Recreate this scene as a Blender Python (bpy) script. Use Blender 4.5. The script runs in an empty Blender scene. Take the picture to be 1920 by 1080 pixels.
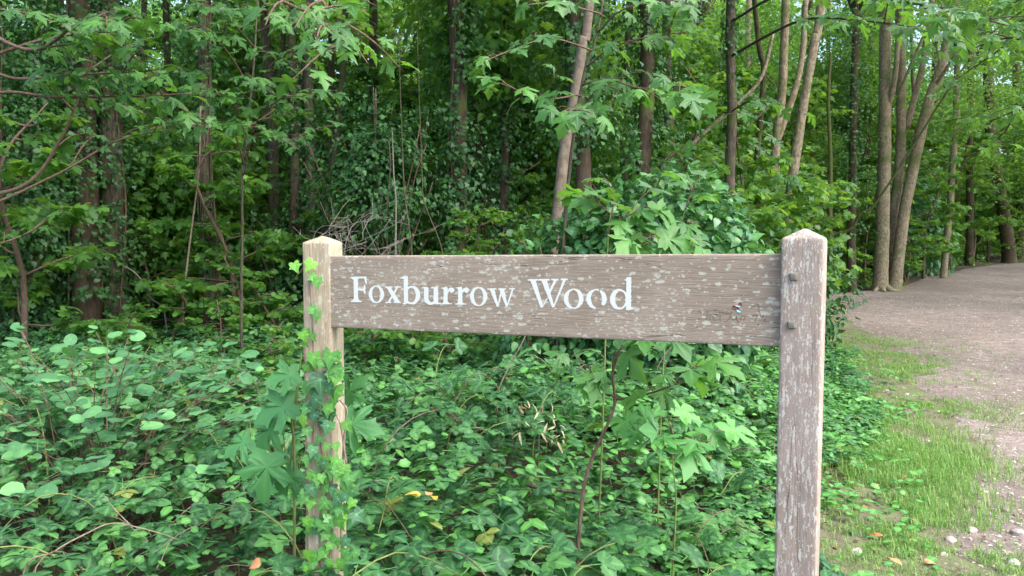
import bpy, math
import numpy as np
from mathutils import Matrix, Vector

RNG = np.random.default_rng(11)
SC = bpy.context.scene
COL = SC.collection

# ------------------------------------------------------------------ camera
F_PX = 1920 * 28 / 36.0
TH = math.atan(95 / F_PX)
CAM = np.array([0.0, 0.0, 1.5])
FW = np.array([0, math.cos(TH), -math.sin(TH)])
UP = np.array([0, math.sin(TH), math.cos(TH)])
RT = np.array([1.0, 0, 0])
cam = bpy.data.cameras.new('camera'); cam.lens = 28; cam.sensor_width = 36
cam.clip_start = 0.05; cam.clip_end = 600
cam_o = bpy.data.objects.new('camera', cam); COL.objects.link(cam_o)
cam_o.location = CAM; cam_o.rotation_euler = (math.pi / 2 - TH, 0, 0)
SC.camera = cam_o

# ------------------------------------------------------------------ sky, sun, exposure
SUN_EL, SUN_AZ = math.radians(52), math.radians(128)     # azimuth from +Y towards +X
w = bpy.data.worlds.new('World'); SC.world = w; w.use_nodes = True
nt = w.node_tree; bg = nt.nodes['Background']
sky = nt.nodes.new('ShaderNodeTexSky'); sky.sky_type = 'NISHITA'; sky.sun_disc = False
sky.sun_elevation = SUN_EL; sky.sun_rotation = SUN_AZ
sky.air_density = 1.0; sky.dust_density = 3.5; sky.ozone_density = 1.0
nt.links.new(sky.outputs[0], bg.inputs[0]); bg.inputs[1].default_value = 0.15
sun = bpy.data.lights.new('sun', 'SUN'); sun.energy = 1.15; sun.angle = math.radians(60); sun.color = (1, 0.955, 0.88)
sun_o = bpy.data.objects.new('sun', sun); COL.objects.link(sun_o)
sd = Vector((math.sin(SUN_AZ) * math.cos(SUN_EL), math.cos(SUN_AZ) * math.cos(SUN_EL), math.sin(SUN_EL)))
sun_o.rotation_euler = sd.to_track_quat('Z', 'Y').to_euler()
vs = SC.view_settings; vs.view_transform = 'Standard'; vs.look = 'None'; vs.gamma = 1; vs.exposure = 1.72
vs.use_curve_mapping = False
SC.render.engine = 'CYCLES'
cy = SC.cycles
cy.use_denoising = True; cy.max_bounces = 7; cy.diffuse_bounces = 4; cy.glossy_bounces = 2
cy.transmission_bounces = 6; cy.transparent_max_bounces = 4; cy.caustics_reflective = False; cy.caustics_refractive = False
cy.use_adaptive_sampling = True; cy.adaptive_threshold = 0.02

# ------------------------------------------------------------------ geometry helpers
def P(x, y, d):
    """photo pixel + distance along the optical axis -> world point"""
    return CAM + d * (FW + (x - 960) / F_PX * RT - (y - 540) / F_PX * UP)

def hsh(ix, iy, iz, seed):
    h = (ix.astype(np.int64) * 374761393 + iy.astype(np.int64) * 668265263 + iz.astype(np.int64) * 1274126177 + seed * 974711) & 0xffffffff
    h = ((h ^ (h >> 13)) * 1103515245) & 0xffffffff
    h = ((h ^ (h >> 16)) * 69069) & 0xffffffff
    return ((h ^ (h >> 15)) & 0xffff) / 65535.0

def vnoise(p, freq=1.0, seed=0):
    p = np.atleast_2d(np.asarray(p, float)) * freq
    if p.shape[1] == 2: p = np.c_[p, np.zeros(len(p))]
    i = np.floor(p).astype(np.int64); f = p - i; f = f * f * (3 - 2 * f)
    r = 0
    for a in (0, 1):
        for b in (0, 1):
            for c in (0, 1):
                wgt = (f[:, 0] if a else 1 - f[:, 0]) * (f[:, 1] if b else 1 - f[:, 1]) * (f[:, 2] if c else 1 - f[:, 2])
                r = r + wgt * hsh(i[:, 0] + a, i[:, 1] + b, i[:, 2] + c, seed)
    return r

def fbm(p, freq=1.0, seed=0, oct=3):
    s = 0; a = 1; t = 0
    for k in range(oct):
        s = s + a * vnoise(p, freq * 2 ** k, seed + k * 7); t += a; a *= 0.5
    return s / t

EDGE = np.array([(-8, -1.0), (0, 0.85), (2, 1.45), (3.0, 1.75), (3.8, 2.1), (5.2, 2.95), (6.5, 3.5), (8.5, 4.15), (11, 4.8), (13.5, 5.3),
                 (15.6, 5.6), (16.6, 6.9), (18.5, 9.0), (21.5, 11.3), (26, 15.2), (29, 18.8), (34, 26), (44, 44)])
def edge_x(y): return np.interp(y, EDGE[:, 0], EDGE[:, 1])

def terr(x, y):
    x = np.asarray(x, float); y = np.asarray(y, float)
    t = np.clip(y - 2, 0, None)
    z = 0.022 * np.minimum(t, 40) + 0.012 * np.clip(t - 40, 0, 200)
    wood = np.clip((edge_x(y) - x) / 2.0, 0, 1)
    shp = np.broadcast(x, y).shape
    pts = np.stack([np.broadcast_to(x, shp).ravel(), np.broadcast_to(y, shp).ravel()], 1)
    n = (fbm(pts, 0.5, 3, 3).reshape(shp) - 0.5)
    return z + n * (0.03 + 0.2 * wood) 

def ground_pt(x, y):
    d = 3.0
    for _ in range(40):
        p = P(x, y, d); h = CAM[2] - float(terr(p[0], p[1]))
        slope = (CAM[2] - p[2]) / d
        d = 0.5 * d + 0.5 * min(max(h / max(slope, 0.01), 0.5), 60)
    return P(x, y, d)

def nrm(v): return v / np.maximum(np.linalg.norm(v, axis=-1, keepdims=True), 1e-9)

def mesh_np(name, v, tris, mat, rnd=None, vein=None, smooth=True):
    me = bpy.data.meshes.new(name)
    v = np.ascontiguousarray(v, np.float32); tris = np.ascontiguousarray(tris, np.int32)
    me.vertices.add(len(v)); me.vertices.foreach_set('co', v.ravel())
    me.loops.add(tris.size); me.loops.foreach_set('vertex_index', tris.ravel())
    me.polygons.add(len(tris))
    me.polygons.foreach_set('loop_start', np.arange(0, tris.size, 3, dtype=np.int32))
    if smooth: me.polygons.foreach_set('use_smooth', np.ones(len(tris), bool))
    for nm, arr in (('rnd', rnd), ('vein', vein)):
        if arr is not None:
            a = me.attributes.new(nm, 'FLOAT', 'POINT'); a.data.foreach_set('value', np.ascontiguousarray(arr, np.float32))
    me.update(calc_edges=True)
    if mat: me.materials.append(mat)
    return me

def quads(q): q = np.asarray(q); return np.concatenate([q[:, [0, 1, 2]], q[:, [0, 2, 3]]])

def link(name, me, root=None, loc=None):
    o = bpy.data.objects.new(name, me); COL.objects.link(o)
    if root is not None: o.parent = root
    if loc is not None: o.location = loc
    return o

def thing(name, label, cat, loc=(0, 0, 0), group=None, rotz=0):
    o = bpy.data.objects.new(name, None); COL.objects.link(o)
    o.location = [float(c) for c in loc]; o.rotation_euler = (0, 0, rotz); o.empty_display_size = 0.1
    o['label'] = label; o['category'] = cat
    if group: o['group'] = group
    return o

def rootpos(o):
    p = np.zeros(3)
    while o is not None: p = p + np.array(o.location); o = o.parent
    return p

def part(name, root, v, tris, mat, rnd=None, vein=None, smooth=True, kind=None):
    o = link(name, mesh_np(name, np.asarray(v) - rootpos(root), tris, mat, rnd, vein, smooth), root)
    if kind: o['kind'] = kind
    return o

class Buf:
    def __init__(s): s.v = []; s.t = []; s.r = []; s.e = []; s.n = 0
    def add(s, v, t, rnd=None, vein=None):
        s.v.append(v); s.t.append(np.asarray(t) + s.n); s.n += len(v)
        s.r.append(np.zeros(len(v)) if rnd is None else rnd); s.e.append(np.zeros(len(v)) if vein is None else vein)
    def get(s): return np.concatenate(s.v), np.concatenate(s.t), np.concatenate(s.r), np.concatenate(s.e)

def catmull(pts, n):
    pts = np.asarray(pts, float)
    if len(pts) == 2: return pts[0] + (pts[1] - pts[0]) * np.linspace(0, 1, n)[:, None]
    q = np.concatenate([[2 * pts[0] - pts[1]], pts, [2 * pts[-1] - pts[-2]]])
    u = np.linspace(0, len(pts) - 1 - 1e-6, n); i = u.astype(int); t = (u - i)[:, None]
    a, b, c, d = q[i], q[i + 1], q[i + 2], q[i + 3]
    return 0.5 * (2 * b + (c - a) * t + (2 * a - 5 * b + 4 * c - d) * t ** 2 + (3 * b - a - 3 * c + d) * t ** 3)

def tube(pts, r0, r1, sides=8, n=None, wob=0.0, rough=0.0, flare=0.0, seed=0, rads=None):
    pts = np.asarray(pts, float)
    n = n or max(3, len(pts) * 3)
    c = catmull(pts, n)
    L = np.linalg.norm(c[-1] - c[0])
    if wob: c[1:-1] += (np.stack([vnoise(c[1:-1], 1.3, seed + k) for k in range(3)], 1) - 0.5) * wob
    t = np.linspace(0, 1, n)
    r = r0 + (r1 - r0) * t if rads is None else np.interp(t, np.linspace(0, 1, len(rads)), rads)
    if flare: r = r * (1 + flare * np.exp(-t * L / 0.18))
    tan = nrm(np.gradient(c, axis=0))
    ref = np.array([0, 0, 1.0]) if abs(tan[0][2]) < 0.8 else np.array([1.0, 0, 0])
    x = nrm(np.cross(tan, ref)); y = np.cross(tan, x)
    a = np.linspace(0, 2 * math.pi, sides, endpoint=False)
    ring = x[:, None] * np.cos(a)[None, :, None] + y[:, None] * np.sin(a)[None, :, None]
    rr = np.repeat(r[:, None], sides, 1)
    if rough:
        q = (c[:, None] + ring * rr[..., None]).reshape(-1, 3)
        rr = rr * (1 + rough * (fbm(q * np.array([1, 1, 0.25]), 22, seed, 2).reshape(n, sides) - 0.5) * 2)
    v = (c[:, None] + ring * rr[..., None]).reshape(-1, 3)
    i = np.arange(n - 1)[:, None] * sides; j = np.arange(sides)[None]; k = (j + 1) % sides
    q = np.stack([i + j, i + k, i + k + sides, i + j + sides], -1).reshape(-1, 4)
    tr = quads(q)
    v = np.concatenate([v, c[[0]], c[[-1]]]); nb = n * sides
    jj = np.arange(sides); kk = (jj + 1) % sides
    tr = np.concatenate([tr, np.stack([np.full(sides, nb), kk, jj], 1), np.stack([np.full(sides, nb + 1), jj + (n - 1) * sides, kk + (n - 1) * sides], 1)])
    return v, tr, c

# ------------------------------------------------------------------ leaf shapes (base at origin, tip along +Y, face +Z)
def fan_leaf(half, rings=1, droop=0.12, fold=0.1, center=(0, 0.28), lobes=()):
    half = np.asarray(half, float)
    out = np.concatenate([half, (half * [-1, 1])[1:-1][::-1]])
    c = np.array(center); m = len(out)
    V = [np.r_[c, 0]]; vein = [1.0]; tr = []
    vt = np.zeros(m)
    for k in lobes: vt[k] = 0.55; vt[(m - k) % m] = 0.55
    fr = np.linspace(0, 1, rings + 1)[1:]
    for f in fr:
        p = c + (out - c) * f
        V += [np.r_[q, 0] for q in p]; vein += list(vt * 1.0 if f == 1 else np.where(vt > 0, 0.8, 0.0))
    for j in range(m): tr.append((0, 1 + j, 1 + (j + 1) % m))
    for r in range(rings - 1):
        a = 1 + r * m; b = a + m
        for j in range(m):
            k = (j + 1) % m
            tr += [(a + j, b + j, b + k), (a + j, b + k, a + k)]
    V = np.array(V)
    rr = np.hypot(V[:, 0], V[:, 1] - c[1])
    V[:, 2] = -droop * rr ** 2 * 2 + fold * np.abs(V[:, 0])
    V[1:, 2] += 0.02 * np.sin(np.arange(len(V) - 1) * 2.3)
    return V, np.array(tr), np.array(vein)

MAPLE_H = [(0, 0.02), (0.12, -0.05), (0.36, -0.08), (0.33, 0.04), (0.43, 0.09), (0.34, 0.19), (0.26, 0.235), (0.40, 0.29), (0.52, 0.39), (0.68, 0.52),
           (0.52, 0.54), (0.47, 0.63), (0.35, 0.56), (0.16, 0.45), (0.20, 0.64), (0.33, 0.76), (0.19, 0.80), (0.14, 0.91), (0, 1.08)]
MAPLE = fan_leaf(MAPLE_H, 2, 0.16, 0.08, lobes=(2, 9, 18))
MAPLE_L = fan_leaf([(0, 0), (0.26, -0.08), (0.5, 0.06), (0.34, 0.25), (0.62, 0.57), (0.22, 0.53), (0.28, 0.78), (0, 1.02)], 1, 0.2, 0.12, lobes=(4, 7))
IVY = fan_leaf([(0, 0.08), (0.16, -0.03), (0.34, -0.04), (0.40, 0.12), (0.36, 0.28), (0.52, 0.42), (0.32, 0.50), (0.18, 0.62), (0.11, 0.80), (0, 1.0)], 2, 0.12, 0.14, lobes=(5, 9))
IVY_L = fan_leaf([(0, 0.05), (0.36, -0.03), (0.46, 0.38), (0.2, 0.6), (0, 1.0)], 1, 0.15, 0.16)
IVY_M = fan_leaf([(0, 0), (0.24, 0.06), (0.36, 0.28), (0.24, 0.62), (0, 1.0)], 1, 0.12, 0.16)   # adult ivy, unlobed
ROUND = fan_leaf([(0, 0), (0.2, 0.0), (0.37, 0.14), (0.45, 0.36), (0.42, 0.6), (0.27, 0.82), (0.1, 0.93), (0, 0.97)], 2, 0.08, 0.10, (0, 0.45), lobes=(7,))
ROUND_L = fan_leaf([(0, 0), (0.33, 0.1), (0.44, 0.45), (0.3, 0.8), (0, 0.97)], 1, 0.1, 0.14, (0, 0.45))
SMALL = (np.array([(0, 0, 0), (0.3, 0.4, 0.06), (0, 0.45, -0.02), (-0.3, 0.4, 0.06), (0, 1, -0.08)]), np.array([(0, 1, 2), (0, 2, 3), (2, 1, 4), (2, 4, 3)]), np.array([0.6, 0, 1, 0, 0.3]))

def leaflet(n=7, wid=0.36, teeth=0.04, fold=0.16, curl=0.14):
    y = np.linspace(0, 1, n); wv = wid * np.sin(math.pi * np.clip(y, 0, 1) ** 0.8) ** 0.75
    wv = wv + teeth * np.where(np.arange(n) % 2, 1, -1) * (wv > 0.1); wv[0] = wv[-1] = 0.0
    V = []; E = []; T = []
    for i in range(n):
        z = -curl * y[i] ** 2
        V += [(-wv[i], y[i] - 0.03 * (i % 2), z + fold * wv[i]), (0, y[i], z), (wv[i], y[i] - 0.03 * (i % 2), z + fold * wv[i])]; E += [0, 1, 0]
    for i in range(n - 1):
        a = 3 * i; b = a + 3
        T += [(a, a + 1, b + 1), (a, b + 1, b), (a + 1, a + 2, b + 2), (a + 1, b + 2, b + 1)]
    return np.array(V, float), np.array(T), np.array(E, float)

def rotz2(v, a, s, off=(0, 0, 0), tilt=0.0):
    c, n = math.cos(a), math.sin(a); w_ = v * s
    w_ = np.c_[w_[:, 0] * math.cos(tilt), w_[:, 1], w_[:, 2] + w_[:, 0] * math.sin(tilt)]
    return np.c_[w_[:, 0] * c - w_[:, 1] * n, w_[:, 0] * n + w_[:, 1] * c, w_[:, 2]] + np.array(off)

def trifoliate(n, five=False, teeth=0.04, curl=0.14, fold=0.16):
    b = Buf(); lv, lt, le = leaflet(n, 0.40, teeth, fold, curl)
    b.add(rotz2(lv, 0, 0.62, (0, 0.32, 0)), lt, vein=le)
    for s in (-1, 1): b.add(rotz2(lv, s * 1.15, 0.54, (0, 0.28, 0), s * 0.15), lt, vein=le)
    if five:
        for s in (-1, 1): b.add(rotz2(lv, s * 2.0, 0.42, (0, 0.24, 0), s * 0.2), lt, vein=le)
    st = np.array([(-0.012, -0.35, -0.1), (0.012, -0.35, -0.1), (0.012, 0.33, 0), (-0.012, 0.33, 0)])
    b.add(st, quads([[0, 1, 2, 3]]), vein=np.ones(4))
    v, t, r, e = b.get(); return v, t, e
BRAMBLE = trifoliate(9); BRAMBLE5 = trifoliate(9, True); BRAMBLE_L = trifoliate(4, teeth=0.0)
NETTLE = leaflet(4, 0.2, 0.0)

def scatter(proto, base, tip, normal, size, rnd):
    pv, pt, pe = proto; N = len(base)
    t = nrm(tip); x = nrm(np.cross(t, normal)); n = np.cross(x, t)
    s = np.asarray(size)[:, None, None]
    v = base[:, None] + s * (pv[None, :, 0, None] * x[:, None] + pv[None, :, 1, None] * t[:, None] + pv[None, :, 2, None] * n[:, None])
    tr = (pt[None] + (np.arange(N) * len(pv))[:, None, None]).reshape(-1, 3)
    return v.reshape(-1, 3), tr, np.repeat(rnd, len(pv)), np.tile(pe, N)

def leaf_objects(name, parent, me, base, tip, normal, size):
    rp = rootpos(parent)
    t = nrm(tip); x = nrm(np.cross(t, normal)); n = np.cross(x, t)
    for i in range(len(base)):
        o = link(name, me[(i * 5 + len(base)) % len(me)] if isinstance(me, list) else me, parent)
        s = float(size[i]); b = base[i] - rp
        o.matrix_local = Matrix(((x[i, 0] * s, t[i, 0] * s, n[i, 0] * s, b[0]), (x[i, 1] * s, t[i, 1] * s, n[i, 1] * s, b[1]),
                                 (x[i, 2] * s, t[i, 2] * s, n[i, 2] * s, b[2]), (0, 0, 0, 1)))

# ------------------------------------------------------------------ materials
class NT:
    def __init__(s, name):
        s.m = bpy.data.materials.new(name); s.m.use_nodes = True; s.t = s.m.node_tree; s.t.nodes.clear()
        s.out = s.t.nodes.new('ShaderNodeOutputMaterial')
    def n(s, typ, ins=None, **kw):
        nd = s.t.nodes.new('ShaderNode' + typ)
        for k, v in kw.items(): setattr(nd, k, v)
        for k, v in (ins or {}).items(): s.put(nd, k, v)
        return nd
    def put(s, nd, k, v):
        sock = nd.inputs[k]
        if isinstance(v, bpy.types.NodeSocket): s.t.links.new(v, sock)
        elif isinstance(v, bpy.types.Node): s.t.links.new(v.outputs[0], sock)
        else:
            if sock.type == 'RGBA' and len(v) == 3: v = (*v, 1)
            sock.default_value = v
    def math(s, op, a, b=0.0, c=None):
        nd = s.t.nodes.new('ShaderNodeMath'); nd.operation = op; s.put(nd, 0, a); s.put(nd, 1, b)
        if c is not None: s.put(nd, 2, c)
        return nd.outputs[0]
    def mix(s, f, a, b, blend='MIX'):
        nd = s.t.nodes.new('ShaderNodeMix'); nd.data_type = 'RGBA'; nd.blend_type = blend
        s.put(nd, 0, f); s.put(nd, 6, a); s.put(nd, 7, b); return nd.outputs[2]
    def ramp(s, f, stops):
        nd = s.t.nodes.new('ShaderNodeValToRGB'); el = nd.color_ramp.elements
        while len(el) < len(stops): el.new(0.5)
        for e, (p, c) in zip(el, stops): e.position = p; e.color = (*c, 1) if len(c) == 3 else c
        s.put(nd, 0, f); return nd.outputs[0]
    def noise(s, vec, scale, detail=3, rough=0.5):
        return s.n('TexNoise', {'Vector': vec, 'Scale': scale, 'Detail': detail, 'Roughness': rough}).outputs['Fac']
    def mapping(s, vec, scale=(1, 1, 1), rot=(0, 0, 0), loc=(0, 0, 0)):
        return s.n('Mapping', {'Vector': vec, 'Scale': scale, 'Rotation': rot, 'Location': loc}).outputs[0]
    def coord(s, k='Object'): return s.n('TexCoord').outputs[k]
    def done(s, sh):
        s.t.links.new(sh.outputs[0] if isinstance(sh, bpy.types.Node) else sh, s.out.inputs['Surface']); return s.m

def leaf_mat(name, dark, mid, light, trans, gloss=0.35, rough=0.4, tf=0.35, vein=0.35, odd=None, patch=None):
    m = NT(name)
    a = m.n('Attribute', attribute_name='rnd').outputs['Fac']
    r = m.n('ObjectInfo').outputs['Random']
    f = m.math('FRACT', m.math('ADD', a, r))
    c = m.ramp(f, [(0, dark), (0.55, mid), (1, light)])
    if patch: c = m.mix(m.ramp(m.noise(m.n('NewGeometry').outputs['Position'], 1.7, 3, 0.6), [(0.42, (0, 0, 0)), (0.60, (0.8, 0.8, 0.8))]), c, m.mix(f, tuple(q * 0.55 for q in patch), patch))
    if odd: c = m.mix(m.math('GREATER_THAN', m.math('FRACT', m.math('MULTIPLY', f, 37.7)), 0.982), c, odd)
    ve = m.n('Attribute', attribute_name='vein').outputs['Fac']
    vf = m.math('MULTIPLY', m.math('POWER', ve, 4.0), vein)
    c = m.mix(vf, c, tuple(min(1, q * 2.2 + 0.03) for q in light))
    tc = m.mix(0.5, c, trans)
    dif = m.n('BsdfDiffuse', {'Color': c}); tr = m.n('BsdfTranslucent', {'Color': tc})
    mx = m.n('MixShader', {0: tf, 1: dif, 2: tr})
    lw = m.n('LayerWeight', {'Blend': 0.5}).outputs['Facing']
    gf = m.math('MULTIPLY_ADD', m.math('POWER', lw, 3.0), gloss, 0.025 * (gloss > 0))
    gl = m.n('BsdfGlossy', {'Color': (0.9, 0.95, 1.0), 'Roughness': rough})
    return m.done(m.n('MixShader', {0: gf, 1: mx, 2: gl}))

M_MAPLE = leaf_mat('maple_leaf', (0.045, 0.145, 0.036), (0.066, 0.20, 0.045), (0.115, 0.31, 0.055), (0.32, 0.66, 0.04), 0.18, 0.45, 0.45, 0.3)
M_MAPLE_PALE = leaf_mat('maple_leaf_pale', (0.11, 0.33, 0.09), (0.13, 0.38, 0.10), (0.17, 0.44, 0.11), (0.35, 0.7, 0.1), 0.25, 0.45, 0.35, 0.3)
M_BRAMBLE = leaf_mat('bramble_leaf', (0.024, 0.092, 0.030), (0.054, 0.172, 0.050), (0.115, 0.30, 0.075), (0.2, 0.52, 0.05), 0.10, 0.55, 0.26, 0.28, (0.20, 0.23, 0.05), (0.035, 0.14, 0.055))
M_HERB = leaf_mat('herb_leaf', (0.07, 0.22, 0.05), (0.10, 0.31, 0.07), (0.16, 0.42, 0.09), (0.3, 0.6, 0.08), 0.25, 0.4, 0.32, 0.3)
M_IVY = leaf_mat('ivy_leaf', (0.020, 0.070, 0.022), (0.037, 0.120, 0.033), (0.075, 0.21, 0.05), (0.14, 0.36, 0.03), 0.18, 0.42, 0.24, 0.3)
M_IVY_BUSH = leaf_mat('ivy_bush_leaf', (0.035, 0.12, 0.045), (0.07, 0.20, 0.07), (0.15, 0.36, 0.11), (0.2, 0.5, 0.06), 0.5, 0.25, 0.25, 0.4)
M_IVY_NEW = leaf_mat('young_ivy_leaf', (0.085, 0.27, 0.06), (0.135, 0.39, 0.07), (0.23, 0.55, 0.07), (0.35, 0.7, 0.05), 0.4, 0.3, 0.28, 0.5)
M_ROUND = leaf_mat('round_leaf', (0.06, 0.18, 0.075), (0.085, 0.245, 0.10), (0.17, 0.42, 0.15), (0.25, 0.55, 0.08), 0.12, 0.5, 0.28, 0.25)
M_WOODLEAF = leaf_mat('woodland_leaf', (0.040, 0.125, 0.032), (0.080, 0.215, 0.045), (0.18, 0.40, 0.07), (0.46, 0.78, 0.05), 0.12, 0.45, 0.5, 0.2)
M_LITTER = leaf_mat('dead_leaf', (0.07, 0.04, 0.025), (0.14, 0.08, 0.04), (0.30, 0.17, 0.07), (0.4, 0.2, 0.06), 0.1, 0.5, 0.1, 0.1)
M_DRY = leaf_mat('orange_dead_leaf', (0.42, 0.17, 0.07), (0.50, 0.23, 0.10), (0.6, 0.33, 0.15), (0.5, 0.25, 0.08), 0.12, 0.5, 0.1, 0.1)
M_YELLOW = leaf_mat('yellow_leaf', (0.5, 0.36, 0.05), (0.6, 0.42, 0.06), (0.65, 0.48, 0.1), (0.6, 0.4, 0.05), 0.12, 0.5, 0.2, 0.1)
M_STRAW = leaf_mat('straw_leaf', (0.36, 0.31, 0.18), (0.47, 0.41, 0.25), (0.58, 0.52, 0.34), (0.4, 0.3, 0.1), 0.1, 0.5, 0.15, 0.1)
M_GRASS = leaf_mat('grass_blade', (0.10, 0.27, 0.045), (0.17, 0.37, 0.07), (0.40, 0.46, 0.17), (0.35, 0.65, 0.05), 0.15, 0.45, 0.3, 0.1)

def bark_mat(name, c1, c2, c3, moss=0.0, vs=(9, 9, 2.2), bump=0.4):
    m = NT(name); co = m.coord()
    n1 = m.noise(m.mapping(co, vs), 4.0, 6, 0.65); n2 = m.noise(co, 1.7, 3)
    col = m.ramp(n1, [(0.3, c1), (0.52, c2), (0.75, c3)])
    bands = m.noise(m.mapping(co, (2, 2, 24)), 1.5, 3)
    col = m.mix(m.math('MULTIPLY', m.math('GREATER_THAN', bands, 0.64), 0.35), col, c1)
    blot = m.ramp(n2, [(0.55, (0, 0, 0)), (0.7, (1, 1, 1))])
    col = m.mix(m.math('MULTIPLY', blot, 0.35), col, c3)
    if moss:
        mm = m.ramp(m.noise(co, 3.0, 5), [(0.62 - 0.4 * moss, (0, 0, 0)), (0.78 - 0.3 * moss, (1, 1, 1))])
        col = m.mix(m.math('MULTIPLY', mm, 0.7), col, (0.085, 0.12, 0.03))
    b = m.n('Bump', {'Height': n1, 'Strength': bump, 'Distance': 0.02})
    return m.done(m.n('BsdfPrincipled', {'Base Color': col, 'Roughness': 0.85, 'Normal': b.outputs[0], 'Specular IOR Level': 0.25}))
M_BARK = bark_mat('brown_bark', (0.035, 0.029, 0.021), (0.10, 0.083, 0.061), (0.215, 0.182, 0.14), 0.35, (15, 15, 2.4), 1.0)
M_BARK_DARK = bark_mat('dark_bark', (0.035, 0.025, 0.018), (0.075, 0.055, 0.038), (0.13, 0.10, 0.07), 0.3)
M_BARK_PALE = bark_mat('pale_bark', (0.10, 0.083, 0.055), (0.25, 0.21, 0.145), (0.41, 0.35, 0.26), 0.3, (7, 7, 4), 0.8)
M_BARK_MOSS = bark_mat('mossy_bark', (0.05, 0.055, 0.02), (0.10, 0.10, 0.04), (0.18, 0.16, 0.08), 0.7)
M_TWIG = bark_mat('twig_bark', (0.09, 0.06, 0.04), (0.16, 0.11, 0.08), (0.24, 0.18, 0.13), 0.0, (20, 20, 6), 0.2)
M_TWIG_GREY = bark_mat('grey_dead_twig', (0.12, 0.11, 0.095), (0.20, 0.185, 0.165), (0.32, 0.30, 0.27), 0.0, (20, 20, 6), 0.2)
M_STEM_GREEN = bark_mat('green_stem', (0.10, 0.14, 0.04), (0.18, 0.22, 0.07), (0.28, 0.27, 0.12), 0.0, (20, 20, 6), 0.1)
M_VINE = bark_mat('vine_stem', (0.13, 0.10, 0.075), (0.24, 0.19, 0.145), (0.36, 0.30, 0.23), 0.0, (20, 20, 6), 0.3)

def ground_mat():
    m = NT('woodland_soil'); co = m.n('NewGeometry').outputs['Position']
    n = m.noise(co, 14, 6, 0.7); n2 = m.noise(co, 1.2, 3)
    col = m.ramp(n, [(0.3, (0.035, 0.024, 0.016)), (0.55, (0.085, 0.06, 0.04)), (0.8, (0.16, 0.12, 0.085))])
    col = m.mix(m.math('MULTIPLY', n2, 0.4), col, (0.05, 0.06, 0.025))
    b = m.n('Bump', {'Height': n, 'Strength': 0.7, 'Distance': 0.03})
    return m.done(m.n('BsdfPrincipled', {'Base Color': col, 'Roughness': 0.95, 'Normal': b.outputs[0]}))
def path_mat():
    m = NT('trodden_gravel'); co = m.n('NewGeometry').outputs['Position']
    big = m.noise(co, 0.7, 4, 0.6); mid = m.noise(co, 7, 5, 0.65); fine = m.noise(co, 70, 4, 0.7)
    col = m.ramp(mid, [(0.25, (0.125, 0.098, 0.085)), (0.5, (0.225, 0.18, 0.163)), (0.75, (0.35, 0.29, 0.265))])
    col = m.mix(m.ramp(big, [(0.42, (0, 0, 0)), (0.62, (0.7, 0.7, 0.7))]), col, (0.135, 0.105, 0.092))
    col = m.mix(m.ramp(fine, [(0.58, (0, 0, 0)), (0.72, (0.7, 0.7, 0.7))]), col, (0.46, 0.41, 0.38))
    col = m.mix(m.ramp(fine, [(0.28, (0.75, 0.75, 0.75)), (0.42, (0, 0, 0))]), col, (0.13, 0.10, 0.09))
    chips = m.n('TexVoronoi', {'Vector': m.mapping(co, (38, 62, 50), (0, 0, 0.5)), 'Scale': 1.0}, feature='F1')
    cm = m.math('MULTIPLY', m.math('LESS_THAN', chips.outputs['Distance'], 0.3), m.math('GREATER_THAN', m.n('SeparateColor', {0: chips.outputs['Color']}).outputs[0], 0.72))
    cc = m.ramp(m.n('SeparateColor', {0: chips.outputs['Color']}).outputs[1], [(0, (0.62, 0.56, 0.50)), (0.6, (0.45, 0.38, 0.33)), (1, (0.10, 0.075, 0.06))])
    col = m.mix(cm, col, cc)
    h = m.math('ADD', m.math('MULTIPLY', fine, 0.5), m.math('ADD', mid, m.math('MULTIPLY', cm, 0.4)))
    b = m.n('Bump', {'Height': h, 'Strength': 0.6, 'Distance': 0.015})
    return m.done(m.n('BsdfPrincipled', {'Base Color': col, 'Roughness': 0.92, 'Normal': b.outputs[0]}))
def verge_mat():
    m = NT('verge_soil'); co = m.n('NewGeometry').outputs['Position']
    mid = m.noise(co, 6, 5, 0.65); fine = m.noise(co, 60, 4, 0.7)
    col = m.ramp(mid, [(0.3, (0.085, 0.065, 0.05)), (0.55, (0.16, 0.13, 0.10)), (0.8, (0.26, 0.22, 0.17))])
    col = m.mix(m.ramp(fine, [(0.55, (0, 0, 0)), (0.7, (0.7, 0.7, 0.7))]), col, (0.42, 0.37, 0.31))
    col = m.mix(m.ramp(m.noise(co, 3.0, 5, 0.7), [(0.40, (0, 0, 0)), (0.62, (0.7, 0.7, 0.7))]), col, m.mix(fine, (0.07, 0.13, 0.025), (0.19, 0.26, 0.07)))
    b = m.n('Bump', {'Height': fine, 'Strength': 0.5, 'Distance': 0.015})
    return m.done(m.n('BsdfPrincipled', {'Base Color': col, 'Roughness': 0.95, 'Normal': b.outputs[0]}))
def stone_mat():
    m = NT('pebble'); r = m.n('Attribute', attribute_name='rnd').outputs['Fac']; q = m.n('ObjectInfo').outputs['Random']
    c = m.ramp(m.math('FRACT', m.math('ADD', r, q)), [(0, (0.16, 0.12, 0.10)), (0.3, (0.32, 0.26, 0.24)), (0.7, (0.46, 0.40, 0.37)), (1, (0.68, 0.64, 0.60))])
    c = m.mix(m.math('MULTIPLY', m.noise(m.coord(), 60, 3), 0.4), c, (0.3, 0.24, 0.21))
    return m.done(m.n('BsdfPrincipled', {'Base Color': c, 'Roughness': 0.8}))
M_STONE = stone_mat()

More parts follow.
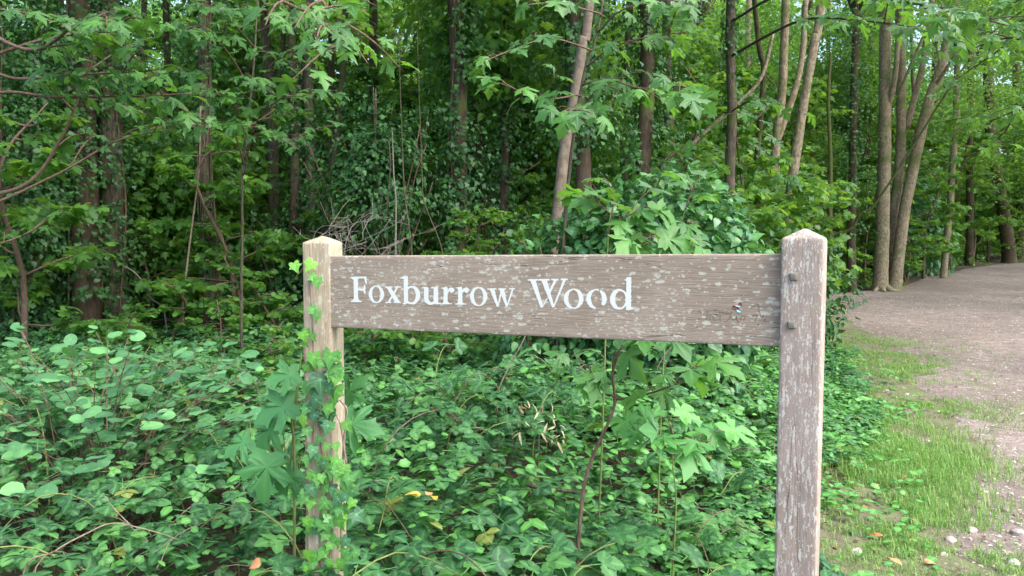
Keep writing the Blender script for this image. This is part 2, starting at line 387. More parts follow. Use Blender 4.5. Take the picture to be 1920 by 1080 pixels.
def weathered_wood(name, ax, c1, c2, c3, lichen, lich_cov, cell, crack=0.5, lich_col2=(0.50, 0.50, 0.42), amount=1.0):
    """ax: grain axis (0 = local x, 2 = local z)"""
    m = NT(name); co = m.coord()
    st = [16.0, 16.0, 16.0]; st[ax] = 1.0
    grain = m.noise(m.mapping(co, tuple(q * 4 for q in st)), 3.0, 7, 0.72)
    fine = m.noise(m.mapping(co, tuple(q * (14 if q > 1 else 9) for q in st)), 2.0, 4, 0.7)
    blot = m.noise(co, 6.0, 4, 0.6)
    col = m.ramp(grain, [(0.28, c1), (0.5, c2), (0.74, c3)])
    col = m.mix(m.math('MULTIPLY', m.ramp(fine, [(0.30, (1, 1, 1)), (0.45, (0, 0, 0))]), 0.55), col, tuple(q * 0.45 for q in c1))
    col = m.mix(m.math('MULTIPLY', m.ramp(blot, [(0.42, (0, 0, 0)), (0.66, (1, 1, 1))]), 0.35), col, tuple(q * 1.15 for q in c3))
    cs = [46.0, 46.0, 46.0]; cs[ax] = 1.6
    cn_ = m.n('TexNoise', {'Vector': m.mapping(co, tuple(cs)), 'Scale': 1.0, 'Detail': 2.0, 'Roughness': 0.4}).outputs['Fac']
    ridge = m.math('ABSOLUTE', m.math('SUBTRACT', cn_, 0.5))
    wob = m.noise(m.mapping(co, tuple(q * 0.7 for q in st)), 1.1, 3)
    crf = m.n('MapRange', {0: m.math('ADD', ridge, m.math('MULTIPLY', m.math('SUBTRACT', 0.62, wob), 0.12)), 1: 0.004, 2: 0.016, 3: 1.0, 4: 0.0}).outputs[0]
    col = m.mix(m.math('MULTIPLY', crf, crack), col, tuple(q * 0.25 for q in c1))
    # lichen: irregular pale spots longer along the grain
    dist = m.n('TexNoise', {'Vector': co, 'Scale': 85.0, 'Detail': 3.0, 'Roughness': 0.6}).outputs['Color']
    dv = m.n('VectorMath', {0: dist, 1: (0.5, 0.5, 0.5)}, operation='SUBTRACT').outputs[0]
    dv = m.n('VectorMath', {0: dv, 'Scale': 0.016}, operation='SCALE').outputs[0]
    wc = m.n('VectorMath', {0: co, 1: dv}, operation='ADD').outputs[0]
    tot = None
    for k, (sz, cov) in enumerate(((1.0, lich_cov), (0.5, lich_cov * 0.8), (1.7, lich_cov * 0.45))):
        sc = [1 / (cell[0] * sz)] * 3; sc[ax] = 1 / (cell[1] * sz)
        v = m.n('TexVoronoi', {'Vector': m.mapping(wc, tuple(sc), (0, 0.12 * (ax == 0), 0), (3.1 * k, 1.7 * k, 0.4 * k)), 'Scale': 1.0, 'Randomness': 1.0}, feature='F1')
        rs = m.n('SeparateColor', {0: v.outputs['Color']})
        on = m.math('LESS_THAN', m.math('ADD', rs.outputs[0], m.math('MULTIPLY', m.math('SUBTRACT', blot, 0.5), -2.0)), cov)
        rad = m.math('MULTIPLY_ADD', rs.outputs[1], 0.28, 0.14)
        soft = m.n('MapRange', {0: m.math('SUBTRACT', v.outputs['Distance'], rad), 1: -0.09, 2: 0.035, 3: 1.0, 4: 0.0}).outputs[0]
        s_ = m.math('MULTIPLY', on, soft)
        tot = s_ if tot is None else m.math('MAXIMUM', tot, s_)
    lc = m.mix(m.noise(co, 160, 3), lichen, lich_col2)
    lf = m.math('MULTIPLY', tot, m.math('MULTIPLY_ADD', m.noise(co, 220, 2), 0.5, 0.5 * amount))
    col = m.mix(lf, col, lc)
    h = m.math('ADD', m.math('MULTIPLY', fine, 0.6), m.math('ADD', m.math('MULTIPLY', grain, 0.7), m.math('MULTIPLY', crf, -1.2)))
    b = m.n('Bump', {'Height': h, 'Strength': 0.55, 'Distance': 0.004})
    return m.done(m.n('BsdfPrincipled', {'Base Color': col, 'Roughness': 0.82, 'Normal': b.outputs[0], 'Specular IOR Level': 0.3}))
M_BOARD = weathered_wood('board_wood', 0, (0.205, 0.163, 0.12), (0.315, 0.257, 0.195), (0.42, 0.353, 0.28), (0.66, 0.69, 0.59), 0.52, (0.010, 0.027), 0.5, (0.50, 0.51, 0.43))
M_POST_R = weathered_wood('lichened_post_wood', 2, (0.20, 0.163, 0.132), (0.325, 0.268, 0.222), (0.43, 0.365, 0.31), (0.66, 0.67, 0.63), 1.12, (0.0066, 0.046), 0.85, (0.56, 0.56, 0.51), 1.0)
M_POST_L = weathered_wood('flaking_post_wood', 2, (0.15, 0.112, 0.075), (0.365, 0.305, 0.215), (0.535, 0.475, 0.36), (0.62, 0.60, 0.50), 0.34, (0.010, 0.045), 1.0, (0.52, 0.49, 0.39))
def simple(name, col, rough=0.7, metal=0.0, nscale=60, var=0.3):
    m = NT(name); n = m.noise(m.coord(), nscale, 4)
    c = m.mix(m.math('MULTIPLY', n, var), col, tuple(q * 0.45 for q in col))
    return m.done(m.n('BsdfPrincipled', {'Base Color': c, 'Roughness': rough, 'Metallic': metal}))
M_PAINT = simple('worn_white_paint', (0.78, 0.82, 0.77), 0.6, 0, 170, 0.3)
M_BOLT = simple('bolt_head', (0.20, 0.20, 0.165), 0.7, 0.0, 90, 0.5)
M_CARVE = simple('carved_groove', (0.22, 0.175, 0.12), 0.9, 0, 200, 0.3)
M_BLUE = simple('blue_paint_chip', (0.36, 0.66, 0.72), 0.5)
M_RED = simple('red_brown_scar', (0.17, 0.05, 0.03), 0.8)

# ================================================================== GROUND, PATH
def sheet(name, X, Y, dz, mat, wid=None):
    n, k = X.shape; Z = terr(X, Y) + dz
    v = np.stack([X, Y, Z], -1).reshape(-1, 3)
    i = np.arange(n - 1)[:, None] * k + np.arange(k - 1)[None]
    o = link(name, mesh_np(name, v, quads(np.stack([i, i + 1, i + k + 1, i + k], -1).reshape(-1, 4)), mat)); o['kind'] = 'structure'; return o
gx = np.concatenate([-np.geomspace(300, 12, 30), np.linspace(-11.5, 20, 110), np.geomspace(21, 300, 30)])
gy = np.concatenate([-np.geomspace(200, 5, 14), np.linspace(-4.5, 30, 110), np.geomspace(31, 400, 40)])
sheet('ground', *np.meshgrid(gx, gy), 0.0, ground_mat())
ty = np.concatenate([np.linspace(-6, 12, 180), np.linspace(12.1, 44, 120)])
ex = edge_x(ty) + (fbm(np.c_[ty, ty * 0], 1.3, 5) - 0.5) * 0.5
tu = np.concatenate([np.linspace(0, 0.25, 40), np.linspace(0.26, 1, 30)])
sheet('path', ex[:, None] + tu[None] * 26, np.repeat(ty[:, None], len(tu), 1), 0.008, path_mat())
vy = np.linspace(0.5, 12.5, 200); vu = np.linspace(0, 1, 24)
vw = 0.75 + 0.5 * fbm(np.c_[vy, vy * 0 + 3], 0.6, 9)
vl = edge_x(vy) - 0.62 * vw; vr_ = edge_x(vy) + (0.12 * vw) + (fbm(np.c_[vy, vy * 0], 3.0, 15) - 0.5) * 0.5 * vw * np.clip((12.5 - vy) / 3, 0.1, 1)
sheet('verge', vl[:, None] + vu[None] * (vr_ - vl)[:, None], np.repeat(vy[:, None], len(vu), 1), 0.014, verge_mat())

# ================================================================== SIGN
bl = P(621, 547, 2.245); br = P(1466, 563, 1.712)
U = br - bl; U[2] = 0; blen = np.linalg.norm(U); U = U / blen; N = np.array([U[1], -U[0], 0.0])   # N towards camera
sign = thing('sign', 'weathered wooden sign with carved white letters between two square posts', 'sign', (bl[0], bl[1], terr(bl[0], bl[1])))
def on_board(x, y, off=0.0):
    d = P(x, y, 1.0) - CAM; o = bl + N * off
    t = np.dot(o - CAM, N) / np.dot(d, N); p = CAM + t * d
    return np.dot(p - bl, U), p[2]
def bw(u, z, off=0.0): return bl + U * u + N * off + np.array([0, 0, z - bl[2]])
uL, zTL = on_board(621, 480); _, zBL = on_board(621, 614)
uR, zTR = on_board(1466, 476); _, zBR = on_board(1466, 651)
def oriented(name, root, origin, X, Yv, v_local, tris, mat, smooth=False):
    """object with its own local frame (X, Y, Z up) so that the grain follows the piece"""
    o = link(name, mesh_np(name, v_local, tris, mat, smooth=smooth), root)
    R = Matrix(((X[0], Yv[0], 0, 0), (X[1], Yv[1], 0, 0), (0, 0, 1, 0), (0, 0, 0, 1)))
    R.translation = Vector([float(c) for c in (origin - rootpos(root))]); o.matrix_local = R; return o
def boxgrid(corn, nx, ny, nz, jit=0.0, seed=0, bev=0.004):
    """surface of a hexahedron; corn(u,v,w) maps the unit cube; edges rounded"""
    b = Buf()
    def face(fn, a, c):
        A, B = np.meshgrid(np.linspace(0, 1, a), np.linspace(0, 1, c), indexing='ij')
        q = np.array([fn(s, t) for s, t in zip(A.ravel(), B.ravel())])
        i = (np.arange(a - 1)[:, None] * c + np.arange(c - 1)[None]).ravel()
        b.add(q, quads(np.stack([i, i + c, i + c + 1, i + 1], 1)))
    face(lambda s, t: (s, 0, t), nx, nz); face(lambda s, t: (1 - s, 1, t), nx, nz)
    face(lambda s, t: (1, s, t), ny, nz); face(lambda s, t: (0, 1 - s, t), ny, nz)
    face(lambda s, t: (s, t, 1), nx, ny); face(lambda s, t: (1 - s, t, 0), nx, ny)
    v, t, _, _ = b.get()
    wpos = np.array([corn(*q) for q in v])
    d = np.minimum(v, 1 - v)
    return wpos, t, v
def bev_box(w_, d_, h_, nx, ny, nz, bev=0.005, taper=None, jit=0.0015, seed=1, z0=0.0):
    g = lambda n, L: np.unique(np.concatenate([[0, bev / L * 0.35, bev / L], np.linspace(bev / L, 1 - bev / L, n), [1 - bev / L * 0.35, 1]]))
    xs, ys, zs = g(nx, w_), g(ny, d_), g(nz, h_)
    b = Buf()
    def face(A, B, fn):
        a, c = len(A), len(B); AA, BB = np.meshgrid(A, B, indexing='ij'); q = fn(AA.ravel(), BB.ravel())
        i = (np.arange(a - 1)[:, None] * c + np.arange(c - 1)[None]).ravel()
        b.add(q, quads(np.stack([i, i + c, i + c + 1, i + 1], 1)))
    o = lambda a: np.ones_like(a)
    face(xs, zs, lambda s, t: np.stack([s, 0 * s, t], 1)); face(xs, zs, lambda s, t: np.stack([1 - s, o(s), t], 1))
    face(ys, zs, lambda s, t: np.stack([o(s), s, t], 1)); face(ys, zs, lambda s, t: np.stack([0 * s, 1 - s, t], 1))
    face(xs, ys, lambda s, t: np.stack([s, t, o(s)], 1)); face(xs, ys, lambda s, t: np.stack([1 - s, t, 0 * s], 1))
    v, t, _, _ = b.get()
    L = np.array([w_, d_, h_]); p = v * L
    # round the edges: pull points inside the bevel onto a rounded-box surface
    inner = np.clip(p, bev, L - bev); dl = p - inner; ln = np.linalg.norm(dl, axis=1, keepdims=True)
    p = np.where(ln > 1e-9, inner + dl / np.maximum(ln, 1e-9) * bev, p)
    if jit:
        q = p.copy(); q[:, np.argmax(L)] *= 0.15
        for k in range(3): p[:, k] += (fbm(q, 45, seed + 5 * k, 3) - 0.5) * 2 * jit
    p[:, 2] += z0
    return p, t
# board : local x along the grain, y away from the camera
ext = 0.035
pv, pt = bev_box(blen + 2 * ext, 0.042, 0.2, 160, 6, 30, 0.0035, jit=0.0003, seed=3)
fr = (pv[:, 0] - ext) / blen; hz = pv[:, 2] / 0.2
pv[:, 2] = (zBL + (zBR - zBL) * fr) * (1 - hz) + (zTL + (zTR - zTL) * fr) * hz - bl[2]
pv[:, 0] -= ext
o = oriented('board', sign, bl, U, -N, pv, pt, M_BOARD)
board = o
# posts
def post(px_corner, which, depth_hint, ang, width, y_edge, y_apex, mat, seed):
    c, s = math.cos(ang), math.sin(ang)
    X = np.array([U[0] * c - U[1] * s, U[0] * s + U[1] * c, 0.0]); Nn = np.array([X[1], -X[0], 0.0])
    cor = P(px_corner, y_edge, depth_hint)
    org = cor.copy() if which == 'fl' else cor - X * width
    zt = cor[2]; g = float(terr(org[0], org[1])) - 0.35
    h = zt - g
    v, t = bev_box(width, width, h, 12, 12, 150, 0.005, jit=0.0018 if mat is M_POST_L else 0.001, seed=seed)
    # pyramid cap
    top = v[:, 2] > h - 0.012
    e = np.minimum(np.minimum(v[:, 0], width - v[:, 0]), np.minimum(v[:, 1], width - v[:, 1])) / (width / 2)
    ap = P(px_corner, y_apex, depth_hint)[2] - zt
    v[top, 2] += np.clip(e[top], 0, 1) * (ap + 0.008)
    org = np.array([org[0], org[1], g])
    return oriented('post', sign, org, X, -Nn, v, t, mat, True), org, X, Nn, h
brf = bw(uR, 1.4, 0.024)
dR = np.dot(brf - CAM, FW)
postR, orgR, XR, NR, hR = post(1465, 'fl', dR - 0.004, math.radians(0), 0.0845, 447, 434, M_POST_R, 21)
postR['label'] = 'square post blotched with pale grey lichen, two bolt heads'
postL, orgL, XL, NL, hL = post(619, 'fr', 2.235, math.radians(14), 0.0865, 455, 447, M_POST_L, 31)
postL['label'] = 'flaking tan square post wrapped in ivy'
# bolts
for (bx, by, rot) in ((1488, 519, 0.02), (1484.5, 609, 0.12)):
    d = P(bx, by, 1.0) - CAM; f0 = np.array([orgR[0], orgR[1], 0]); t_ = np.dot(f0 - CAM, NR) / np.dot(d, NR); p = CAM + t_ * d
    v, t = bev_box(0.0155, 0.010, 0.0165, 3, 3, 3, 0.002, jit=0.0006, seed=int(bx)); v -= [0.00775, 0.009, 0.008]
    v = v * np.where(v[:, [1]] < -0.006, [0.86, 1, 0.86], [1, 1, 1])
    ca, sa = math.cos(rot), math.sin(rot); v = np.c_[v[:, 0] * ca - v[:, 2] * sa, v[:, 1], v[:, 0] * sa + v[:, 2] * ca]
    oriented('bolt', sign, p, XR, -NR, v, t, M_BOLT, True)

# letters: boolean raster -> marching squares
def inpoly(x, y, pts):
    r = np.zeros(x.shape, bool); n = len(pts)
    for i in range(n):
        (x1, y1), (x2, y2) = pts[i], pts[(i + 1) % n]
        if y1 == y2: continue
        c = ((y1 > y) != (y2 > y)) & (x < (x2 - x1) * (y - y1) / (y2 - y1) + x1); r ^= c
    return r
def rect(x, y, a, b, c, d): return (x >= a) & (x <= b) & (y >= c) & (y <= d)
def ell(x, y, cx, cy_, rx, ry, rot=0.0):
    c, s = math.cos(rot), math.sin(rot); dx, dy = x - cx, y - cy_
    return ((dx * c + dy * s) / rx) ** 2 + ((-dx * s + dy * c) / ry) ** 2 <= 1
def serif(x, y, a, b, y0, y1): return rect(x, y, a, b, min(y0, y1), max(y0, y1))
def L_F(x, y):
    r = rect(x, y, .18, .45, 0.02, .97) | rect(x, y, .0, .95, .925, 1) | rect(x, y, 0, .68, 0, .055) | rect(x, y, .4, .84, .455, .535)
    r |= inpoly(x, y, [(.78, 1), (.97, 1), (1, .70), (.93, .70), (.84, .90)]) | inpoly(x, y, [(.74, .5), (.84, .68), (.90, .68), (.90, .31), (.84, .31)])
    r |= inpoly(x, y, [(.08, .05), (.56, .05), (.45, .13), (.18, .13)]) | inpoly(x, y, [(.05, .95), (.2, .86), (.3, .95)]); return r
def L_o(x, y): return ell(x, y, .5, .5, .5, .5) & ~ell(x, y, .5, .5, .265, .43, 0.06)
def L_o2(x, y):
    r = L_o(x, y); r &= ~inpoly(x, y, [(.44, -.1), (.52, .2), (.66, .24), (.88, .15), (.7, -.1)]) ; r &= ~inpoly(x, y, [(.60, 1.1), (.63, .86), (.67, .86), (.68, 1.1)]); return r
def L_x(x, y):
    r = inpoly(x, y, [(.07, .96), (.36, .96), (.95, .03), (.64, .03)]) | inpoly(x, y, [(.72, .96), (.85, .96), (.26, .03), (.13, .03)])
    for a, b, c in ((0, .47, 1), (.58, 1, 1), (0, .38, 0), (.52, 1, 0)): r |= rect(x, y, a, b, .93 * c, .93 * c + .07)
    return r
def L_b(x, y):
    r = rect(x, y, .20, .41, .03, 1) | (ell(x, y, .60, .325, .40, .325) & ~ell(x, y, .56, .325, .22, .255) & (x > .3))
    return r | inpoly(x, y, [(0, .93), (.22, .89), (.22, .97), (.41, 1), (.2, .985)]) | rect(x, y, .14, .3, 0, .05)
def L_d(x, y):
    r = rect(x, y, .70, .91, .03, 1) | (ell(x, y, .39, .335, .39, .315) & ~ell(x, y, .45, .335, .22, .245) & (x < .76))
    return r | inpoly(x, y, [(.60, .92), (.72, .88), (.72, .97), (.9, 1), (.72, .965)]) | inpoly(x, y, [(.70, 0), (.74, .1), (1, .09), (1, .04), (.8, .0)])
def L_u(x, y):
    r = rect(x, y, .10, .34, .3, .95) | rect(x, y, .61, .85, .05, .96) | rect(x, y, 0, .3, .92, 1) | rect(x, y, .47, .85, .92, 1)
    r |= ell(x, y, .46, .36, .36, .36) & ~ell(x, y, .50, .42, .165, .27) & (y < .42) & (x < .8)
    return r | rect(x, y, .7, 1, .04, .115)
def L_r(x, y):
    r = rect(x, y, .21, .52, .02, .95) | rect(x, y, 0, .80, 0, .07) | inpoly(x, y, [(0, .93), (.28, .84), (.5, .98), (.40, 1)]) | ell(x, y, .83, .80, .17, .155)
    return r | inpoly(x, y, [(.48, .70), (.62, .92), (.85, .965), (.85, .84), (.68, .80), (.54, .62)]) | inpoly(x, y, [(.08, .05), (.66, .05), (.52, .15), (.21, .15)])
def L_w(x, y):
    r = inpoly(x, y, [(.07, .97), (.25, .97), (.41, .0), (.33, 0)]) | inpoly(x, y, [(.35, 0), (.40, 0), (.56, .97), (.49, .97)])
    r |= inpoly(x, y, [(.42, .97), (.60, .97), (.74, 0), (.66, 0)]) | inpoly(x, y, [(.68, 0), (.73, 0), (.95, .97), (.88, .97)])
    for a, b in ((0, .33), (.38, .68), (.78, 1)): r |= rect(x, y, a, b, .93, 1)
    return r
def L_W(x, y):
    r = inpoly(x, y, [(.055, .97), (.20, .97), (.395, 0.02), (.35, 0), (.32, .02)]) | inpoly(x, y, [(.36, .0), (.39, .03), (.74, .97), (.66, .97)]) & ~inpoly(x, y, [(.455, .30), (.50, .36), (.58, .5), (.5, .52)])
    r |= inpoly(x, y, [(.33, .97), (.48, .97), (.675, .02), (.64, 0), (.61, .02)]) | inpoly(x, y, [(.63, 0.02), (.67, .02), (.955, .97), (.885, .97)])
    for a, b in ((0, .26), (.27, .545), (.585, .77), (.82, 1)): r |= rect(x, y, a, b, .94, 1)
    return r
def raster_letter(fn, wid, hei, cell=0.0009, ss=4, seed=0):
    nx, ny = int(wid / cell) + 5, int(hei / cell) + 5
    xs = ((np.arange(nx * ss) + .5) / ss - 2) * cell; ys = ((np.arange(ny * ss) + .5) / ss - 2) * cell
    X, Y = np.meshgrid(xs, ys, indexing='ij')
    q = np.c_[X.ravel(), Y.ravel()]
    wobx = (vnoise(q, 330, seed) - .5).reshape(X.shape) * 0.0014; woby = (vnoise(q, 330, seed + 1) - .5).reshape(X.shape) * 0.0014
    g = fn((X + wobx) / wid, (Y + woby) / hei).astype(float)
    g = g.reshape(nx, ss, ny, ss).mean((1, 3))
    return g
def marching(g, lev=0.5):
    """triangles of the region g > lev on a unit grid"""
    verts = []; idx = {}; tris = []
    def vid(p):
        k = (round(p[0], 4), round(p[1], 4))
        if k not in idx: idx[k] = len(verts); verts.append(k)
        return idx[k]
    nx, ny = g.shape
    ins = g > lev
    act = ins[:-1, :-1] | ins[1:, :-1] | ins[1:, 1:] | ins[:-1, 1:]
    for i, j in zip(*np.nonzero(act)):
        c = [(i, j), (i + 1, j), (i + 1, j + 1), (i, j + 1)]; poly = []
        for k in range(4):
            a, b = c[k], c[(k + 1) % 4]; ga, gb = g[a], g[b]
            if ga > lev: poly.append(a)
            if (ga > lev) != (gb > lev):
                t = (lev - ga) / (gb - ga); t = min(max(t, 0.02), 0.98); poly.append((a[0] + (b[0] - a[0]) * t, a[1] + (b[1] - a[1]) * t))
        ids = [vid(p) for p in poly]
        for k in range(1, len(ids) - 1): tris.append((ids[0], ids[k], ids[k + 1]))
    return np.array(verts, float), np.array(tris)
LET = [(L_F, 657.2, 518.6, 688.2, 566.4), (L_o, 690.8, 535.4, 720, 568.2), (L_x, 721.8, 537.2, 751.9, 568.2), (L_b, 748.9, 517.2, 787.9, 570.8),
       (L_u, 791, 538, 826.8, 571.7), (L_r, 826, 537.5, 851.6, 570.8), (L_r, 853.4, 537.2, 879, 571.4), (L_o, 880.8, 538, 913.6, 574),
       (L_w, 914, 540.4, 965.8, 575.3), (L_W, 989.6, 522.8, 1064.4, 576.9), (L_o, 1056.9, 541, 1093.8, 579.4), (L_o2, 1099, 541.9, 1137.5, 579.4), (L_d, 1143.8, 520, 1186.9, 581.9)]
for k, (fn, x0, y0, x1, y1) in enumerate(LET):
    u0, z1 = on_board(x0, y0, 0.0012); u1, z0 = on_board(x1, y1, 0.0012); 
    _, z1b = on_board(x1, y0, 0.0012); _, z0a = on_board(x0, y1, 0.0012)
    wid = u1 - u0; hei = 0.5 * ((z1 - z0a) + (z1b - z0)); cell = 0.0009
    vv, tt = marching(raster_letter(fn, wid, hei, cell, 4, k * 3))
    lx = (vv[:, 0] - 1.5) * cell; ly = (vv[:, 1] - 1.5) * cell
    fz = np.clip(lx / wid, 0, 1); zb = z0a + (z0 - z0a) * fz
    v = np.c_[u0 + lx, np.full(len(vv), -0.0006), zb + ly - bl[2]]
    lo = link('letter', mesh_np('letter', v, tt[:, ::1], M_PAINT, smooth=False), board)
# faint carved marks and a paint chip near the end of the board
def groove(pts, r=0.00055, mat=M_CARVE, nm='carved_mark', sc=11.294, ox=1295, oy=550):
    q = []
    for (a, b_) in pts:
        u, z = on_board(ox + a / sc, oy + b_ / sc, 0.0); q.append((u, -0.0004, z - bl[2]))
    v, t, _ = tube(np.array(q), r, r, 5, max(4, len(q) * 3)); v[:, 1] = np.clip(v[:, 1], -0.0016, 1)
    link(nm, mesh_np(nm, v, t, mat), board)
for g_ in ([(160, 385), (225, 390), (235, 470), (160, 560)], [(320, 395), (375, 380), (350, 470), (350, 575)], [(430, 570), (410, 500), (430, 430)],
           [(480, 520), (560, 500), (590, 450), (520, 440), (470, 500), (490, 570), (570, 560)], [(605, 370), (630, 470), (635, 580)], [(640, 400), (700, 400), (830, 430)],
           [(720, 600), (790, 570), (850, 470), (870, 380)], [(870, 480), (890, 560), (960, 540), (975, 470), (1000, 600), (1060, 560), (1080, 470)],
           [(1100, 470), (1160, 490), (1130, 560)], [(1280, 310), (1420, 225), (1445, 300), (1465, 400)], [(1310, 465), (1420, 460), (1370, 560), (1400, 590)],
           [(1480, 480), (1545, 490), (1570, 580), (1610, 470)], [(490, 350), (575, 335)], [(1420, 650), (1455, 660)]):
    groove(g_)
def flatpoly(pts, off, mat, nm, sc=11.294, ox=1295, oy=550):
    q = [on_board(ox + a / sc, oy + b_ / sc, 0.0) for a, b_ in pts]
    v = np.array([(u, -off, z - bl[2]) for u, z in q]); n = len(v)
    back = v.copy(); back[:, 1] = 0.001
    t = [(0, k, k + 1) for k in range(1, n - 1)] + [(k, (k + 1) % n, n + k) for k in range(n)] + [((k + 1) % n, n + (k + 1) % n, n + k) for k in range(n)]
    link(nm, mesh_np(nm, np.r_[v, back], np.array(t), mat, smooth=False), board)
flatpoly([(960, 355), (1000, 395), (1060, 408), (1095, 360), (1040, 335)], 0.0014, M_BLUE, 'paint_chip')
flatpoly([(910, 245), (1010, 262), (1085, 280), (1040, 300), (960, 268)], 0.0014, simple('pale_chip', (0.62, 0.72, 0.74)), 'paint_chip')
flatpoly([(885, 270), (920, 262), (1030, 305), (1025, 330), (975, 345), (900, 330)], 0.0011, M_RED, 'paint_chip')
flatpoly([(1050, 190), (1080, 220), (1085, 270), (1060, 250), (1010, 225)], 0.0012, M_RED, 'paint_chip')

# ================================================================== TREES
def trunk_line(pxs, top_h, lean=0.5):
    pts = [P(*q) for q in pxs]
    d = pts[0] - pts[1]; d = d / abs(d[2]) if abs(d[2]) > 1e-3 else np.array([0, 0, -1.0])
    zb = float(terr(pts[0][0], pts[0][1])) - 0.12
    if pts[0][2] > zb + 0.25: pts.insert(0, pts[0] + d * np.array([0.5, 0.5, 1]) * (pts[0][2] - zb))
    else: pts[0][2] = zb
    u = pts[-1] - pts[-2]; u = u / max(abs(u[2]), 1e-3) * np.array([lean, lean, 1])
    if pts[-1][2] < top_h: pts.append(pts[-1] + np.abs(1) * u * (top_h - pts[-1][2]))
    return np.array(pts)

def leaf_cloud(n, ctr, rad, flat=0.35, rng=RNG):
    q = rng.normal(size=(n, 3)); q = q / np.linalg.norm(q, axis=1, keepdims=True) * rng.random((n, 1)) ** (1 / 2.2)
    p = ctr + q * rad
    out = nrm(q * np.array([1, 1, 0.3]) + rng.normal(size=(n, 3)) * 0.5); out[:, 2] -= 0.25
    nm = nrm(np.array([0, 0, 1.0]) + rng.normal(size=(n, 3)) * flat + q * 0.25)
    return p, nrm(out), nm

def make_crown(seed, R=2.6, Hh=2.0, clumps=26, per=70, size=0.125):
    rng = np.random.default_rng(seed); b = Buf(); w_ = Buf()
    c = rng.normal(size=(clumps, 3)); c = nrm(c) * rng.random((clumps, 1)) ** 0.4 * np.array([R, R, Hh])
    for k in range(clumps):
        p, t, n = leaf_cloud(per, c[k], np.array([0.75, 0.75, 0.32]) * rng.uniform(0.7, 1.25), 0.4, rng)
        b.add(*scatter(SMALL if k % 3 else MAPLE_L, p, t, n, size * rng.uniform(0.7, 1.2, per), rng.random(per)))
        v, tr, _ = tube([np.array([0, 0, -Hh * 0.9]) + 0 * c[k], c[k] * [0.4, 0.4, 0.35] + [0, 0, -Hh * 0.3], c[k]], 0.035, 0.008, 5, 7, 0.15, seed=seed + k); w_.add(v, tr)
    v, t, r, e = b.get(); cm = mesh_np('crown', v, t, M_WOODLEAF, r, e)
    v, t, _, _ = w_.get(); return cm, mesh_np('limb', v, t, M_BARK)
CROWNS = [make_crown(100 + k) for k in range(4)]

def ivy_on(root, c, rad, z0, z1, n, spread, mat=M_IVY, proto=IVY_L, size=(0.034, 0.074), seed=0, name='ivy'):
    rng = np.random.default_rng(500 + seed)
    n = int(n * 2.6); t = rng.random(n); zz = z0 + (z1 - z0) * t
    ctr = np.stack([np.interp(zz, c[:, 2], c[:, k]) for k in range(3)], 1)
    a = rng.random(n) * 2 * math.pi
    keep = fbm(ctr + np.c_[np.cos(a), np.sin(a), 0 * a] * 0.35, 2.6, seed, 2) > 0.40
    ctr = ctr[keep]; a = a[keep]; n = len(ctr)
    o = np.c_[np.cos(a), np.sin(a), np.zeros(n)]
    lump = 0.35 + 1.3 * vnoise(np.c_[np.cos(a), np.sin(a), ctr[:, 2] * 1.2], 1.6, seed)
    r = rad + np.abs(rng.normal(size=n)) * spread * lump
    p = ctr + o * r[:, None]
    tip = nrm(o * 0.5 + np.array([0, 0, -0.8]) + rng.normal(size=(n, 3)) * 0.4)
    nm = nrm(o * 0.9 + np.array([0, 0, 0.5]) + rng.normal(size=(n, 3)) * 0.35)
    v, tr, rr, e = scatter(proto, p, tip, nm, rng.uniform(*size, n), rng.random(n))
    return part(name, root, v, tr, mat, rr, e, kind='stuff')

def tree(name, label, stems, mat, H=8.0, crown=0, ivy=None, group=None, cat='tree', sides=12, rough=0.10, crown_dz=0.0, vines=0, cs=1.0):
    """stems: list of (pixel polyline, radius at base, radius at top)"""
    first = trunk_line(stems[0][0], H)
    root = thing(name, label, cat, (first[0][0], first[0][1], float(terr(first[0][0], first[0][1]))), group)
    lines = []
    for k, (pxs, r0, r1) in enumerate(stems):
        pts = trunk_line(pxs, H - 0.6 * k) if len(pxs[0]) == 3 and (k == 0 or pxs[0][1] > 300) else np.array([P(*q) for q in pxs])
        v, t, c = tube(pts, r0, r1, sides if r0 > 0.04 else 7, max(14, int(len(pts) * 9)), 0.05 if r0 > 0.04 else 0.06, rough, 0.45 if pxs[0][1] > 300 else 0, seed=hash(label) % 97 + k if False else len(label) + k)
        part('trunk' if k == 0 or pxs[0][1] > 300 else 'branch', root, v, t, mat); lines.append(c)
    if crown is not None:
        cm, lm = CROWNS[crown % 4]
        top = lines[0][-1] - rootpos(root) + np.array([0, 0, crown_dz])
        for nm, me in (('crown', cm), ('limb', lm)):
            o = link(nm, me, root, top); o.rotation_euler = (0, 0, (len(label) * 1.7 + crown) % 6.28)
            o.scale = (cs, cs, 0.6 + 0.4 * cs); o['kind'] = 'stuff'
    if ivy:
        for (z0, z1, n, sp) in ivy:
            base = rootpos(root)[2]
            ivy_on(root, lines[0], stems[0][1] * 0.9, base + z0, base + z1, n, sp, seed=len(label) + int(z0 * 10))
    for k in range(vines):
        c = lines[0]; m_ = c[:, 2] < 5.5; cc = c[m_]; rng = np.random.default_rng(k + len(label))
        ph = rng.uniform(0, 6.28) + np.linspace(0, rng.uniform(-4, 4), len(cc)) + np.sin(np.linspace(0, 9, len(cc)) + k) * 0.3
        rr = stems[0][1] * np.linspace(1.2, 0.85, len(cc)) + 0.004
        v, t, _ = tube(cc + np.c_[np.cos(ph), np.sin(ph), 0 * ph] * rr[:, None], 0.011, 0.007, 5, len(cc) * 2, 0.03, seed=k)
        part('vine', root, v, t, M_TWIG if k % 2 else M_BARK)
    return root, lines

